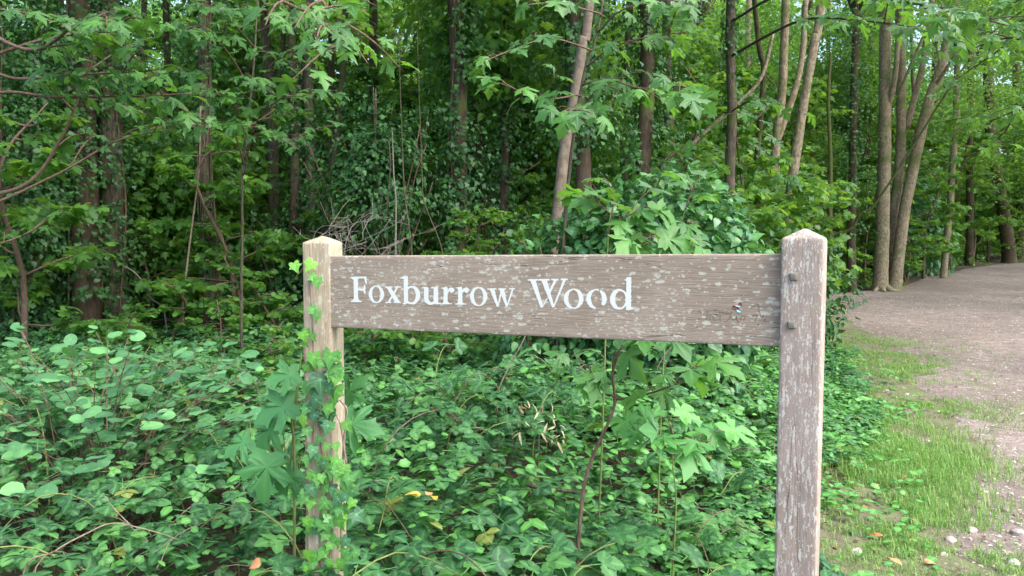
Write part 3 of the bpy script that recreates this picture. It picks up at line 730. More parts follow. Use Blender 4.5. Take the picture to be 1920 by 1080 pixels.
T = {}
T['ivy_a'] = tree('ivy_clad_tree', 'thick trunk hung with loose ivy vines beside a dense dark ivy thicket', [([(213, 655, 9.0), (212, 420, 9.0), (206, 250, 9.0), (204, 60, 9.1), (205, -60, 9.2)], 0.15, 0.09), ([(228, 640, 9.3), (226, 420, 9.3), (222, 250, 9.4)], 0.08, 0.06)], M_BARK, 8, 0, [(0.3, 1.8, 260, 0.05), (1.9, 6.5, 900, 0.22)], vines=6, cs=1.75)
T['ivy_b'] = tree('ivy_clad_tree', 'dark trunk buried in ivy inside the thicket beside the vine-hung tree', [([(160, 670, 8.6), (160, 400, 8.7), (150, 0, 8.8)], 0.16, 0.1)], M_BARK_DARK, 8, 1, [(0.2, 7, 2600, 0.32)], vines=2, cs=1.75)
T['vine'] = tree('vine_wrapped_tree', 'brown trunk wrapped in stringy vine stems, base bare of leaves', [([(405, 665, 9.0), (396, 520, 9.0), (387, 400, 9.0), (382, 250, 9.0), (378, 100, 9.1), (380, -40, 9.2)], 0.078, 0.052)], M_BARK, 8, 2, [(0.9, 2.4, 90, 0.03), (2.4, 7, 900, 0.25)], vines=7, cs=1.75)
T['thin_dark'] = tree('slim_tree', 'slim dark trunk with sparse ivy between two vine-hung trees', [([(320, 600, 11), (318, 400, 11), (314, 200, 11), (312, 0, 11)], 0.06, 0.04)], M_BARK_DARK, 8, 3, [(0.5, 6, 350, 0.1)], cs=1.75)
T['forked'] = tree('forked_tree', 'reddish brown trunk forking into two above the ivy shrub', [([(508, 640, 11), (510, 480, 11), (513, 300, 11), (508, 180, 11), (498, 90, 11), (492, -40, 11)], 0.085, 0.055), ([(511, 170, 11), (524, 120, 10.9), (530, 60, 10.8), (536, -40, 10.7)], 0.04, 0.03)], M_BARK, 8.5, 0, [(0.2, 1.6, 260, 0.1)], cs=1.75)
T['tri_a'] = tree('ivy_clad_tree', 'dark ivy-speckled trunk in a tight cluster of three', [([(552, 600, 10.0), (551, 400, 10.0), (550, 200, 10.0), (548, 0, 10.0)], 0.066, 0.048)], M_BARK_DARK, 9, 1, [(0.5, 7, 600, 0.08)])
T['tri_b'] = tree('woodland_tree', 'plain brown trunk in the middle of a tight cluster of three', [([(566, 610, 10.3), (566, 400, 10.3), (570, 250, 10.3), (576, 100, 10.4), (580, -20, 10.4)], 0.068, 0.052)], M_BARK, 9, 2)
T['tri_c'] = tree('woodland_tree', 'straight brown trunk with mossy patches in a tight cluster of three', [([(582, 610, 10.15), (581, 400, 10.15), (580, 200, 10.15), (579, 0, 10.15)], 0.078, 0.056)], M_BARK, 9, 3, [(1.5, 4, 150, 0.03)])
T['lean_a'] = tree('leaning_tree', 'thin trunk leaning behind the tan post with the bare twigs', [([(596, 600, 11), (606, 440, 11), (622, 330, 11), (640, 150, 11)], 0.052, 0.04)], M_BARK, 8, 0)
T['lean_b'] = tree('leaning_tree', 'thin upright trunk behind the tan post, close to the leaning one', [([(612, 600, 11.6), (614, 440, 11.6), (620, 300, 11.6), (622, 100, 11.6)], 0.055, 0.04)], M_BARK_DARK, 8, 1)
T['col_a'] = tree('ivy_clad_tree', 'tall trunk completely sleeved in dark ivy above the board', [([(868, 560, 9), (862, 350, 9), (856, 150, 9), (852, 0, 9)], 0.11, 0.08)], M_BARK_DARK, 8, 2, [(0.4, 7, 2400, 0.2)], vines=2, cs=1.45)
T['col_b'] = tree('ivy_clad_tree', 'second ivy-sleeved trunk with bare brown bark low down', [([(905, 560, 11), (902, 350, 11), (890, 150, 11), (885, 0, 11)], 0.09, 0.06)], M_BARK_DARK, 8, 3, [(1.6, 7.5, 1500, 0.22)])
T['col_c'] = tree('ivy_clad_tree', 'slender ivy-sleeved trunk standing close behind the pale leaning trunk', [([(942, 560, 10), (940, 350, 10), (950, 150, 10), (955, 0, 10)], 0.07, 0.05)], M_BARK_DARK, 8, 0, [(0.4, 7, 1500, 0.18)])
T['lean_main'] = tree('leaning_tree', 'bare pinkish-brown trunk leaning out above the middle of the board', [([(1030, 520, 6.5), (1046, 380, 6.5), (1058, 270, 6.5), (1078, 170, 6.5), (1094, 80, 6.5), (1107, -10, 6.5)], 0.053, 0.034)], bark_mat('pinkish_bark', (0.10, 0.08, 0.06), (0.175, 0.142, 0.11), (0.25, 0.21, 0.165), 0.1, (6, 6, 4), 0.5), 7, 1, cs=1.45)
T['ivy_mid'] = tree('ivy_clad_tree', 'broad ivy-smothered trunk rising behind the glossy ivy bush', [([(1205, 560, 9), (1208, 320, 9), (1212, 150, 9), (1210, 0, 9)], 0.10, 0.07)], M_BARK_DARK, 8, 2, [(0.3, 7, 2800, 0.3)])
T['ivy_mid2'] = tree('ivy_clad_tree', 'ivy-smothered trunk in shade behind the pale leaning trunk', [([(1095, 560, 8.6), (1092, 320, 8.6), (1080, 100, 8.6), (1078, 0, 8.6)], 0.10, 0.07)], M_BARK_DARK, 8, 3, [(0.3, 7, 2800, 0.28)])
T['straight'] = tree('straight_tree', 'straight bare brown trunk rising behind the ivy bush', [([(1369, 520, 10), (1370, 310, 10), (1371, 150, 10), (1370, -20, 10)], 0.068, 0.056)], M_BARK, 9, 0, [(2.9, 4.4, 90, 0.05)])
T['grp_a'] = tree('leaning_tree', 'brown trunk leaning behind the lichened post, forked low', [([(1436, 560, 13), (1446, 430, 13), (1456, 270, 13), (1468, 140, 13), (1474, 20, 13)], 0.09, 0.06), ([(1456, 265, 13), (1482, 190, 13), (1502, 110, 13), (1512, 0, 13)], 0.055, 0.045)], M_BARK_PALE, 8.5, 1)
T['grp_b'] = tree('leaning_tree', 'pale brown trunk slanting up just behind the lichened post top', [([(1464, 560, 12), (1472, 440, 12), (1490, 310, 12), (1506, 200, 12), (1528, 80, 12), (1540, 10, 12)], 0.085, 0.06)], M_BARK_PALE, 8.5, 2)
T['grp_c'] = tree('slim_tree', 'slim dark trunk behind the leaning pair at the lichened post', [([(1408, 560, 13.5), (1412, 400, 13.5), (1424, 250, 13.5), (1432, 130, 13.5), (1420, 60, 13.5)], 0.055, 0.04)], M_BARK_DARK, 8, 3)
T['mossy'] = tree('mossy_tree', 'thin mossy green trunk with one long curved side branch', [([(1555, 555, 16), (1556, 440, 16), (1557, 300, 16), (1553, 200, 16), (1556, 120, 16)], 0.055, 0.02), ([(1557, 446, 16), (1575, 440, 15.9), (1595, 428, 15.8), (1615, 400, 15.6), (1645, 376, 15.4)], 0.035, 0.02)], M_BARK_MOSS, 5.2, None)
T['dark_mid'] = tree('woodland_tree', 'dark upright trunk between the mossy tree and the pale coppice stems', [([(1598, 545, 17), (1597, 440, 17), (1600, 300, 17), (1604, 100, 17)], 0.10, 0.07)], M_BARK_DARK, 8, 0, [(1.2, 6, 900, 0.3)])
T['coppice'] = tree('coppiced_tree', 'pale three-stemmed tree with flared roots at the path edge', [
    ([(1650, 548, 17.4), (1654, 430, 17.4), (1657, 320, 17.4), (1660, 180, 17.4), (1661, 40, 17.4), (1664, -60, 17.4)], 0.155, 0.10),
    ([(1666, 545, 17.8), (1676, 420, 17.8), (1688, 280, 17.8), (1690, 150, 17.8), (1686, 20, 17.8)], 0.12, 0.08),
    ([(1676, 545, 17.5), (1690, 430, 17.5), (1712, 310, 17.5), (1740, 190, 17.4), (1762, 130, 17.4), (1782, 50, 17.4), (1800, -40, 17.3)], 0.13, 0.08),
    ([(1662, 210, 17.4), (1676, 160, 17.2), (1682, 80, 17.1), (1690, -20, 17.0)], 0.06, 0.05),
    ([(1700, 240, 17.8), (1722, 160, 17.8), (1734, 90, 17.9), (1748, 0, 17.9)], 0.07, 0.055),
    ([(1748, 170, 17.4), (1785, 110, 17.0), (1815, 60, 16.8)], 0.04, 0.03),
    ([(1684, 180, 17.3), (1712, 110, 17.0), (1740, 50, 16.8)], 0.035, 0.025)], M_BARK_PALE, 9, 1, sides=14)
T['edge_a'] = tree('woodland_tree', 'thin pale trunk behind the leafy maple shrub by the path', [([(1770, 500, 21), (1782, 380, 21), (1790, 270, 21), (1796, 100, 21)], 0.09, 0.07)], M_BARK_PALE, 8, 2)
T['edge_b'] = tree('woodland_tree', 'dark trunk leaning over the far bend of the path', [([(1893, 492, 29), (1886, 430, 29), (1870, 330, 29), (1858, 250, 29), (1850, 100, 29)], 0.24, 0.14)], M_BARK_DARK, 11, 3)
T['edge_c'] = tree('woodland_tree', 'dark straight trunk behind the leaning one at the path bend', [([(1912, 490, 31), (1910, 400, 31), (1906, 200, 31)], 0.17, 0.12)], M_BARK_DARK, 11, 0)
NB = [(rootpos(T[q_][0])[:2], t_) for q_, t_ in (('ivy_a', 'the loose-vined trunk'), ('ivy_b', 'the ivy thicket'), ('vine', 'the vine-wrapped trunk'), ('thin_dark', 'the slim dark trunk'), ('forked', 'the reddish forked tree'), ('tri_b', 'the tight cluster of three trunks'), ('lean_a', 'the thin leaning trunk'), ('col_a', 'the ivy-sleeved trunks'), ('col_c', 'the slender ivy-sleeved trunk'), ('lean_main', 'the bare leaning trunk'),
      ('ivy_mid', 'the broad ivy-smothered trunk'), ('straight', 'the straight bare trunk'), ('grp_a', 'the low-forked leaning trunk'), ('grp_b', 'the pale slanting trunk'), ('mossy', 'the mossy green trunk'), ('coppice', 'the three-stemmed pale tree'), ('edge_a', 'the maple shrub by the path'), ('edge_b', 'the dark trunk at the path bend'))]
def near(x, y):
    dd = [np.hypot(q_[0] - x, q_[1] - y) for q_, _ in NB]; return NB[int(np.argmin(dd))][1]
# further trunks deeper in the wood
k = 0
rngd = np.random.default_rng(77)
deep = [(60, 12, 'd'), (118, 14, 'b'), (262, 15, 'd'), (352, 17, 'b'), (440, 16, 'd'), (470, 19, 'b'), (660, 18, 'd'), (705, 14, 'b'), (742, 21, 'd'), (790, 17, 'b'), (828, 23, 'p'), (985, 16, 'd'), (1120, 18, 'b'),
        (1165, 14, 'd'), (1262, 15, 'b'), (1290, 19, 'p'), (1325, 24, 'b'), (1395, 21, 'p'), (1520, 20, 'd'), (1545, 25, 'b'), (1625, 23, 'd'), (1720, 25, 'b'), (1755, 30, 'd'), (1815, 27, 'd'), (1840, 34, 'b')]
for x, d, kk in deep:
    dx = rngd.uniform(-14, 14); r = rngd.uniform(0.07, 0.15)
    tree('deep_wood_tree', {'d': 'dark', 'b': 'brown', 'p': 'pale'}[kk] + ' trunk' + (' with ivy' if k % 3 == 0 else '') + ' deep in the wood behind ' + near(*P(x, 540, d)[:2]), [([(x, 600, d), (x + dx * 0.4, 300, d), (x + dx, 50, d)], r, r * 0.6)],
         {'d': M_BARK_DARK, 'b': M_BARK, 'p': M_BARK_PALE}[kk], rngd.uniform(7, 10), k if k % 4 == 0 else None, [(0.3, 5.5, 900, 0.16)] if k % 3 == 0 else None, 'trunks deep in the wood', sides=8); k += 1

# unseen trees added across the track, beyond the frame, to shade its far end
for i, (x, y, sc_) in enumerate([(14.5, 17.5, 1.5), (19.5, 21, 1.6), (11.5, 13.0, 1.3), (25, 26, 1.7)]):
    r_ = thing('unseen_shade_tree', ('broad', 'tall', 'low', 'old')[i] + ' leafy tree added out of view across the track to shade its far end', 'tree', (x, y, float(terr(x, y))))
    v, t, _ = tube([(x, y, float(terr(x, y)) - 0.1), (x - 0.2, y, 4), (x - 0.4, y + 0.2, 7.0)], 0.2, 0.1, 10, 12, 0.1, 0.1, 0.4); part('trunk', r_, v, t, M_BARK)
    for nm, me in zip(('crown', 'limb'), CROWNS[i]):
        for q_ in range(2 if nm == 'crown' else 1):
            o = link(nm, me, r_, (-0.4 - 1.2 * q_, 0.2, 6.6 + 0.5 * q_)); o.scale = (sc_ * 1.15, sc_ * 1.15, sc_); o.rotation_euler = (0, 0, i + 2 * q_); o['kind'] = 'stuff'
# roots of the coppice
rt = T['coppice'][0]; b0 = rootpos(rt)
for a_, L_ in ((-2.6, 0.7), (-1.9, 0.9), (-1.1, 1.1), (-0.3, 0.9)):
    dirv = np.array([math.cos(a_), math.sin(a_), 0]); q = b0 + np.array([0.05, 0, 0])
    pts = [q + dirv * 0.05 + [0, 0, 0.12], q + dirv * 0.25 + [0, 0, 0.0], q + dirv * L_ * 0.55 + [0.05, 0, -0.04], q + dirv * L_ * 0.8 + [0, 0, -0.12]]
    v, t, _ = tube(pts, 0.07, 0.02, 7, 10, 0.03); part('root', rt, v, t, M_BARK_PALE)

# ------------------------------------------------------------------ understorey saplings (built once per kind, then copied)
def make_sapling(seed, H, nb, blen, leaf, proto, droop=0.1):
    rng = np.random.default_rng(seed); wb = Buf(); B, Tp, Nn, S = [], [], [], []
    stem = np.array([(0, 0, -0.1), (rng.normal() * 0.08, rng.normal() * 0.08, H * 0.4), (rng.normal() * 0.2, rng.normal() * 0.2, H * 0.75), (rng.normal() * 0.3, rng.normal() * 0.3, H)])
    v, t, c = tube(stem, 0.02 + 0.006 * H, 0.006, 7, 16, 0.05, seed=seed); wb.add(v, t)
    for k in range(nb):
        f = 0.18 + 0.8 * (k + rng.random()) / nb; st = c[int(f * 15)]; a = k * 2.4 + rng.normal() * 0.4
        L = blen * (1.15 - 0.75 * f) * rng.uniform(0.7, 1.2); d = np.array([math.cos(a), math.sin(a), rng.uniform(0.0, 0.45)])
        pts = np.array([st, st + d * L * 0.5, st + d * L + [0, 0, -droop * L]])
        v, t, bc = tube(pts, 0.012, 0.003, 5, 8, 0.08, seed=seed + k); wb.add(v, t)
        m_ = 2 + int(L / 0.16)
        for j in range(m_):
            g = 0.3 + 0.7 * j / m_; q = pts[0] * (1 - g) ** 2 + 2 * pts[1] * g * (1 - g) + pts[2] * g * g
            side = nrm(np.cross(d, [0, 0, 1.0]))
            for s_ in (-1, 1):
                tw = side * s_ * rng.uniform(0.4, 1) + d * rng.uniform(0.2, 0.7) + np.array([0, 0, rng.uniform(-0.35, 0.45)]); tw = tw / np.linalg.norm(tw)
                tl = L * 0.30 * (1.2 - g) * rng.uniform(0.5, 1.2) + 0.05
                for h in range(1 + int(tl / (leaf * 0.75))):
                    bp = q + tw * (h * leaf * 0.7 + 0.03)
                    for s2 in (-1, 1):
                        tp = tw * 0.7 + np.cross(tw, [0, 0, 1.0]) * s2 * 0.8 + np.array([0, 0, rng.uniform(-0.9, 0.1)])
                        B.append(bp); Tp.append(tp); Nn.append(np.array([0, 0, 1.0]) + rng.normal(size=3) * 0.5); S.append(leaf * rng.uniform(0.65, 1.15))
    B, Tp, Nn, S = map(np.array, (B, Tp, Nn, S))
    v, t, r, e = scatter(proto, B, Tp, Nn, S, rng.random(len(B)))
    fm = mesh_np('foliage', v, t, M_WOODLEAF, r, e); v, t, _, _ = wb.get()
    return mesh_np('stem', v, t, M_TWIG), fm
SAP = [make_sapling(1, 2.6, 14, 1.1, 0.12, MAPLE_L), make_sapling(2, 3.4, 17, 1.3, 0.12, MAPLE_L), make_sapling(3, 1.7, 12, 0.9, 0.10, ROUND_L),
       make_sapling(4, 4.6, 20, 1.5, 0.13, MAPLE_L), make_sapling(5, 1.2, 10, 0.7, 0.09, ROUND_L), make_sapling(6, 3.0, 18, 1.2, 0.085, ROUND_L)]
def sapling(k, x, y, s=1.0, a=0.0, label='', name='sapling', group=None, cat='sapling'):
    o = thing(name, label, cat, (x, y, float(terr(x, y))), group, a); o.scale = (s, s, s)
    link('stem', SAP[k][0], o); f = link('foliage', SAP[k][1], o); f['kind'] = 'stuff'
def sap_px(k, px, d, s, a, label, **kw):
    p = P(px, 540, d); sapling(k, p[0], p[1], s, a, label.format({0: 'short', 1: 'mid-height', 3: 'tall', 2: 'rounded', 4: 'very low', 5: 'tall thin-leaved'}[k], near(p[0], p[1])), **kw)
gi = 'young maples of the understorey'
lab_m = '{} leafy young maple growing beside {}'
lab_h = '{} woodland shrub growing beside {}'
for i, (k, px, d, s) in enumerate([(0, 30, 7.2, 1.0), (1, 280, 12, 1.0), (3, 120, 11, 1.0), (1, 440, 8.5, 0.8), (3, 480, 13, 1.0), (0, 660, 9.5, 0.8), (3, 690, 15, 1.1), (1, 745, 11.5, 0.9), (0, 820, 9, 0.7), (3, 800, 18, 1.1), (1, 960, 12.5, 1.0), (3, 1000, 15, 1.1),
        (1, 1140, 12, 1.0), (3, 1270, 13, 1.0), (0, 1320, 9.5, 0.9), (1, 1400, 11.5, 1.0), (3, 1430, 17, 1.1), (0, 1500, 13.5, 1.0), (1, 1540, 18, 1.0), (3, 1600, 20, 1.1), (1, 1620, 19, 0.9), (1, 1730, 21, 1.0), (0, 1700, 19.6, 0.9), (3, 1780, 25, 1.1), (1, 1850, 30, 1.2), (3, 1930, 33, 1.2), (3, 1690, 23, 1.0), (1, 350, 15, 1.2), (3, 560, 17, 1.0), (3, 220, 16, 1.2), (3, 20, 13, 1.1), (3, 890, 20, 1.2), (3, 1110, 20, 1.2), (3, 1350, 22, 1.2), (3, 1500, 24, 1.2)]):
    sap_px(k, px, d, s, i * 1.9, lab_m, name='young_maple', group=gi)
for i, (k, px, d, s) in enumerate([(2, 440, 8.2, 0.7), (4, 500, 8.0, 0.8), (4, 330, 8.0, 0.8), (2, 620, 9, 0.8), (4, 560, 9.5, 1.0), (2, 720, 8.4, 0.7), (5, 840, 12, 0.8), (2, 930, 8.2, 0.8), (4, 800, 8, 0.8), (5, 640, 11.5, 0.8), (2, 1060, 9.5, 0.9), (5, 1300, 11, 0.9), (5, 1350, 14, 0.9), (2, 1480, 14.5, 0.9), (4, 1590, 17.8, 1.0), (2, 1630, 20, 1.0), (4, 1700, 19, 1.0), (2, 1740, 22, 1.0), (2, 1780, 24.5, 1.1), (5, 1820, 27.5, 1.0), (2, 1850, 29.5, 1.1), (5, 100, 10, 1.0), (2, 260, 9.6, 0.9), (5, 20, 9, 1.0), (5, 440, 12, 1.0), (5, 1560, 20, 1.0), (2, 240, 6.8, 0.5), (2, 420, 7.2, 0.5), (4, 520, 6.2, 0.6), (4, 680, 6.6, 0.7), (2, 760, 7.2, 0.6), (4, 840, 6.4, 0.7), (5, 880, 8.0, 0.55), (2, 960, 6.8, 0.6), (4, 1330, 6.4, 0.75), (2, 1420, 7.4, 0.7), (5, 700, 9.5, 0.7), (5, 780, 10, 0.8), (5, 960, 10.5, 0.8)]):
    sap_px(k, px, d, s, i * 2.3, lab_h, name='low_shrub', group='low shrubs between the trunks', cat='shrub')

# ------------------------------------------------------------------ far wood: leaf clumps instanced on points
clump_col = bpy.data.collections.new('clump_shapes')
for k in range(6):
    rng = np.random.default_rng(900 + k); n = 430
    p, t, nn = leaf_cloud(n, np.zeros(3), np.array([0.75, 0.75, 0.4]), 0.55, rng)
    v, tr, r, e = scatter(SMALL if k % 2 else MAPLE_L, p, t, nn, rng.uniform(0.05, 0.11, n), rng.random(n))
    o = bpy.data.objects.new('leaf_clump', mesh_np('leaf_clump', v, tr, M_WOODLEAF, r, e)); clump_col.objects.link(o)
def instancer(name, pts, scales, rots, label, cat):
    me = bpy.data.meshes.new(name); me.vertices.add(len(pts)); me.vertices.foreach_set('co', np.ascontiguousarray(pts, np.float32).ravel())
    a = me.attributes.new('sc', 'FLOAT', 'POINT'); a.data.foreach_set('value', np.ascontiguousarray(scales, np.float32))
    a = me.attributes.new('rt', 'FLOAT_VECTOR', 'POINT'); a.data.foreach_set('vector', np.ascontiguousarray(rots, np.float32).ravel())
    o = link(name, me); o['kind'] = 'stuff'; o['label'] = label; o['category'] = cat
    g = bpy.data.node_groups.new(name, 'GeometryNodeTree')
    g.interface.new_socket('Geometry', in_out='INPUT', socket_type='NodeSocketGeometry'); g.interface.new_socket('Geometry', in_out='OUTPUT', socket_type='NodeSocketGeometry')
    ni = g.nodes.new('NodeGroupInput'); no = g.nodes.new('NodeGroupOutput'); ip = g.nodes.new('GeometryNodeInstanceOnPoints'); ci = g.nodes.new('GeometryNodeCollectionInfo')
    ci.inputs['Collection'].default_value = clump_col; ci.inputs['Separate Children'].default_value = True; ci.inputs['Reset Children'].default_value = True
    s1 = g.nodes.new('GeometryNodeInputNamedAttribute'); s1.data_type = 'FLOAT'; s1.inputs[0].default_value = 'sc'
    s2 = g.nodes.new('GeometryNodeInputNamedAttribute'); s2.data_type = 'FLOAT_VECTOR'; s2.inputs[0].default_value = 'rt'
    e2 = g.nodes.new('FunctionNodeEulerToRotation')
    mp = g.nodes.new('GeometryNodeMeshToPoints')
    L = g.links.new
    L(ni.outputs[0], mp.inputs['Mesh']); L(mp.outputs[0], ip.inputs['Points']); L(ci.outputs[0], ip.inputs['Instance']); ip.inputs['Pick Instance'].default_value = True
    L(s1.outputs[0], ip.inputs['Scale']); L(s2.outputs[0], e2.inputs[0]); L(e2.outputs[0], ip.inputs['Rotation']); L(ip.outputs[0], no.inputs[0])
    o.modifiers.new('clumps', 'NODES').node_group = g; return o
rng = np.random.default_rng(5)
n = 12000
d = 9.5 + 31 * rng.random(n) ** 0.85; x = rng.uniform(-0.85, 0.85, n) * d; zz = rng.uniform(0, 1, n)
z = terr(x, d) + 0.1 + zz * (1.3 + 0.285 * d)
dens = fbm(np.c_[x, d, z * 1.3], 0.36, 41, 3) - 0.20 * zz ** 2 - 0.03 * (d < 13)
inpath = (x > edge_x(d) - 0.8)
keep = (dens > 0.435) & ~((x / d > 0.36) & (d < 18.6)) & ~((np.abs(x / d + 0.245) < 0.045) & (d < 12.0)) & ~(inpath & (z < 4.0)) & ~(inpath & (rng.random(n) < 0.75))
pts = np.c_[x, d, z][keep]; print('far clumps', len(pts))
instancer('far_wood', pts, rng.uniform(0.8, 1.5, len(pts)), np.c_[rng.normal(size=(len(pts), 2)) * 0.25, rng.uniform(0, 6.28, len(pts))], 'mass of green leaves filling the depth of the wood between and behind the trunks', 'foliage')

# ================================================================== UNDERGROWTH
def cover_h(x, y):
    """height of the bramble layer above the soil"""
    p = np.c_[np.ravel(x), np.ravel(y)]
    h = 0.30 + 0.42 * fbm(p, 0.9, 61, 3)
    e = np.clip((edge_x(p[:, 1]) - 0.8 - p[:, 0]) / 1.1, 0, 1)
    return h * (0.16 + 0.84 * e) * np.clip(1.25 - 0.03 * p[:, 1], 0.6, 1.2)

def cover(name, label, proto, mat, n, yr, xf, size, seed, depthpow=0.5, below=0.45, mask=None, cat='ground cover'):
    rng = np.random.default_rng(seed)
    y = yr[0] + (yr[1] - yr[0]) * rng.random(n) ** depthpow
    lo, hi = xf(y); x = lo + (hi - lo) * rng.random(n)
    if mask is not None: k_ = mask(x, y, rng); x, y = x[k_], y[k_]; n = len(x)
    gap = edge_x(y) - x - 0.25 - 0.75 * fbm(np.c_[x, y], 2.2, 88, 3) * np.clip(6.5 / y, 0.5, 1.3)
    k_ = gap > -rng.random(n) * 0.12
    x, y = x[k_], y[k_]; n = len(x)
    h = cover_h(x, y)
    f = 1 - np.abs(rng.normal(size=n)) * below; f = np.clip(f, 0.08, 1.1)
    z = terr(x, y) + h * f
    a = rng.random(n) * 6.283
    tip = np.c_[np.cos(a), np.sin(a), rng.uniform(-0.45, 0.2, n)]
    nm = np.array([0, -0.15, 1.0]) + rng.normal(size=(n, 3)) * 0.38
    s = rng.uniform(*size, n) * (0.85 + 0.3 * vnoise(np.c_[x, y], 1.5, seed))
    v, t, r, e = scatter(proto, np.c_[x, y, z], tip, nm, s, rng.random(n))
    o = link(name, mesh_np(name, v, t, mat, r, e)); o['kind'] = 'stuff'; o['label'] = label; o['category'] = cat
    return o
FR = lambda y: (-0.80 * y - 0.6, np.minimum(edge_x(y) - 0.5, 0.8 * y + 0.6))
cover('bramble_leaves', 'carpet of toothed bramble leaves behind and below the sign', BRAMBLE_L, M_BRAMBLE, 25000, (1.5, 9.0), FR, (0.055, 0.118), 201, 0.62)
cover('herb_leaves', 'small paler leaves scattered through the bramble carpet', leaflet(4, 0.34, 0), M_HERB, 9000, (1.6, 7.5), FR, (0.03, 0.065), 202, 0.6, 0.3, mask=lambda x, y, r: fbm(np.c_[x, y], 1.1, 71) > 0.5)
cover('ivy_ground_cover', 'dark ivy and low leaves covering the woodland floor under the trees', IVY_L, M_BRAMBLE, 26000, (7.5, 24), lambda y: (-0.8 * y - 1, np.minimum(edge_x(y) - 0.35, 0.8 * y)), (0.07, 0.13), 203, 0.7, 0.45)
# lush low herbs by the verge, seen under the end of the board
def verge_herbs(x, y, r): return fbm(np.c_[x, y], 1.4, 75) > 0.40
cover('verge_herbs', 'bright narrow-leaved herbs crowding the inner edge of the verge', NETTLE, M_HERB, 9000, (2.0, 9.0), lambda y: (edge_x(y) - 1.9, edge_x(y) - 0.45), (0.045, 0.10), 204, 0.8, 0.4, mask=verge_herbs)

# individual bramble plants along the top of the carpet
bm3 = mesh_np('leaf', BRAMBLE[0], BRAMBLE[1], M_BRAMBLE, np.zeros(len(BRAMBLE[0])), BRAMBLE[2]); bm5 = mesh_np('leaf', BRAMBLE5[0], BRAMBLE5[1], M_BRAMBLE, np.zeros(len(BRAMBLE5[0])), BRAMBLE5[2])
rng = np.random.default_rng(8)
spots = []
for d_ in np.linspace(1.95, 4.6, 9):
    for u_ in np.linspace(-0.55, 0.62, 9):
        x = (u_ + rng.normal() * 0.03) * d_; y = d_ + rng.normal() * 0.12
        if x < edge_x(y) - 0.8 and np.hypot(x - orgL[0], y - orgL[1]) > 0.2 and np.hypot(x - orgR[0], y - orgR[1]) > 0.2: spots.append((x, y))
for i, (x, y) in enumerate(spots):
    z = float(terr(x, y)); h = float(cover_h([x], [y])[0]) + rng.uniform(0.0, 0.10)
    o = thing('bramble_plant', ('five' if i % 4 == 0 else 'three') + '-part-leaved bramble ' + ('beside the ivy-wrapped post' if abs(x - orgL[0]) < 0.45 else 'below the round-leaved shrub' if x < orgL[0] else 'near the lichened post' if x > orgR[0] - 0.5 else 'below the carved name') + (', rooted close to the sign' if y < 2.6 else ', rooted a step behind the sign' if y < 3.5 else ', rooted well behind the sign'), 'bramble', (x, y, z), 'bramble plants around the sign')
    a = rng.uniform(0, 6.28); L = rng.uniform(0.35, 0.7); dr = np.array([math.cos(a), math.sin(a), 0]); b0 = np.array([x, y, z])
    pts = [b0 + [0, 0, -0.03], b0 + dr * L * 0.2 + [0, 0, h * 0.75], b0 + dr * L * 0.6 + [0, 0, h], b0 + dr * L + [0, 0, h * 0.8]]
    v, t, c = tube(pts, 0.004, 0.0018, 5, 14, 0.03, seed=i); part('stem', o, v, t, M_STEM_GREEN if i % 3 else M_TWIG)
    idx = np.linspace(5, 13, 7).astype(int); n = len(idx)
    sd_ = np.where(np.arange(n) % 2, 1, -1)[:, None] * np.cross(dr, [0, 0, 1.0])[None]
    tp = sd_ * 0.8 + dr * 0.6 + rng.normal(size=(n, 3)) * 0.25; tp[:, 2] = rng.uniform(-0.25, 0.25, n)
    sz = rng.uniform(0.075, 0.135, n); bs = c[idx] + nrm(tp) * sz[:, None] * 0.32 + [0, 0, 0.012]
    leaf_objects('leaf', o, bm5 if i % 4 == 0 else bm3, bs, tp, np.array([0, -0.25, 1.0]) + rng.normal(size=(n, 3)) * 0.3, sz)

rng = np.random.default_rng(9); tb = Buf()
for k in range(150):
    y = 1.9 + 5.5 * rng.random(); x = rng.uniform(-0.7, 0.6) * y
    if x > edge_x(y) - 0.8: continue
    h = float(cover_h([x], [y])[0]); g = float(terr(x, y)); a = rng.uniform(0, 6.28); L = rng.uniform(0.15, 0.55); dr = np.array([math.cos(a), math.sin(a), 0])
    q0 = np.array([x, y, g + h * rng.uniform(0.55, 0.95)]); q1 = q0 + dr * L * 0.5 + [0, 0, rng.uniform(-0.02, 0.12)]; q2 = q0 + dr * L + [0, 0, rng.uniform(-0.12, 0.12)]
    v, t, _ = tube([q0, q1, q2], 0.0022, 0.001, 4, 8, 0.04, seed=k); tb.add(v, t, rnd=None)
v, t, _, _ = tb.get(); o = link('dry_twigs', mesh_np('dry_twigs', v, t, M_VINE)); o['kind'] = 'stuff'; o['label'] = 'dry brown twigs and dead canes threaded through the bramble carpet'; o['category'] = 'twigs'

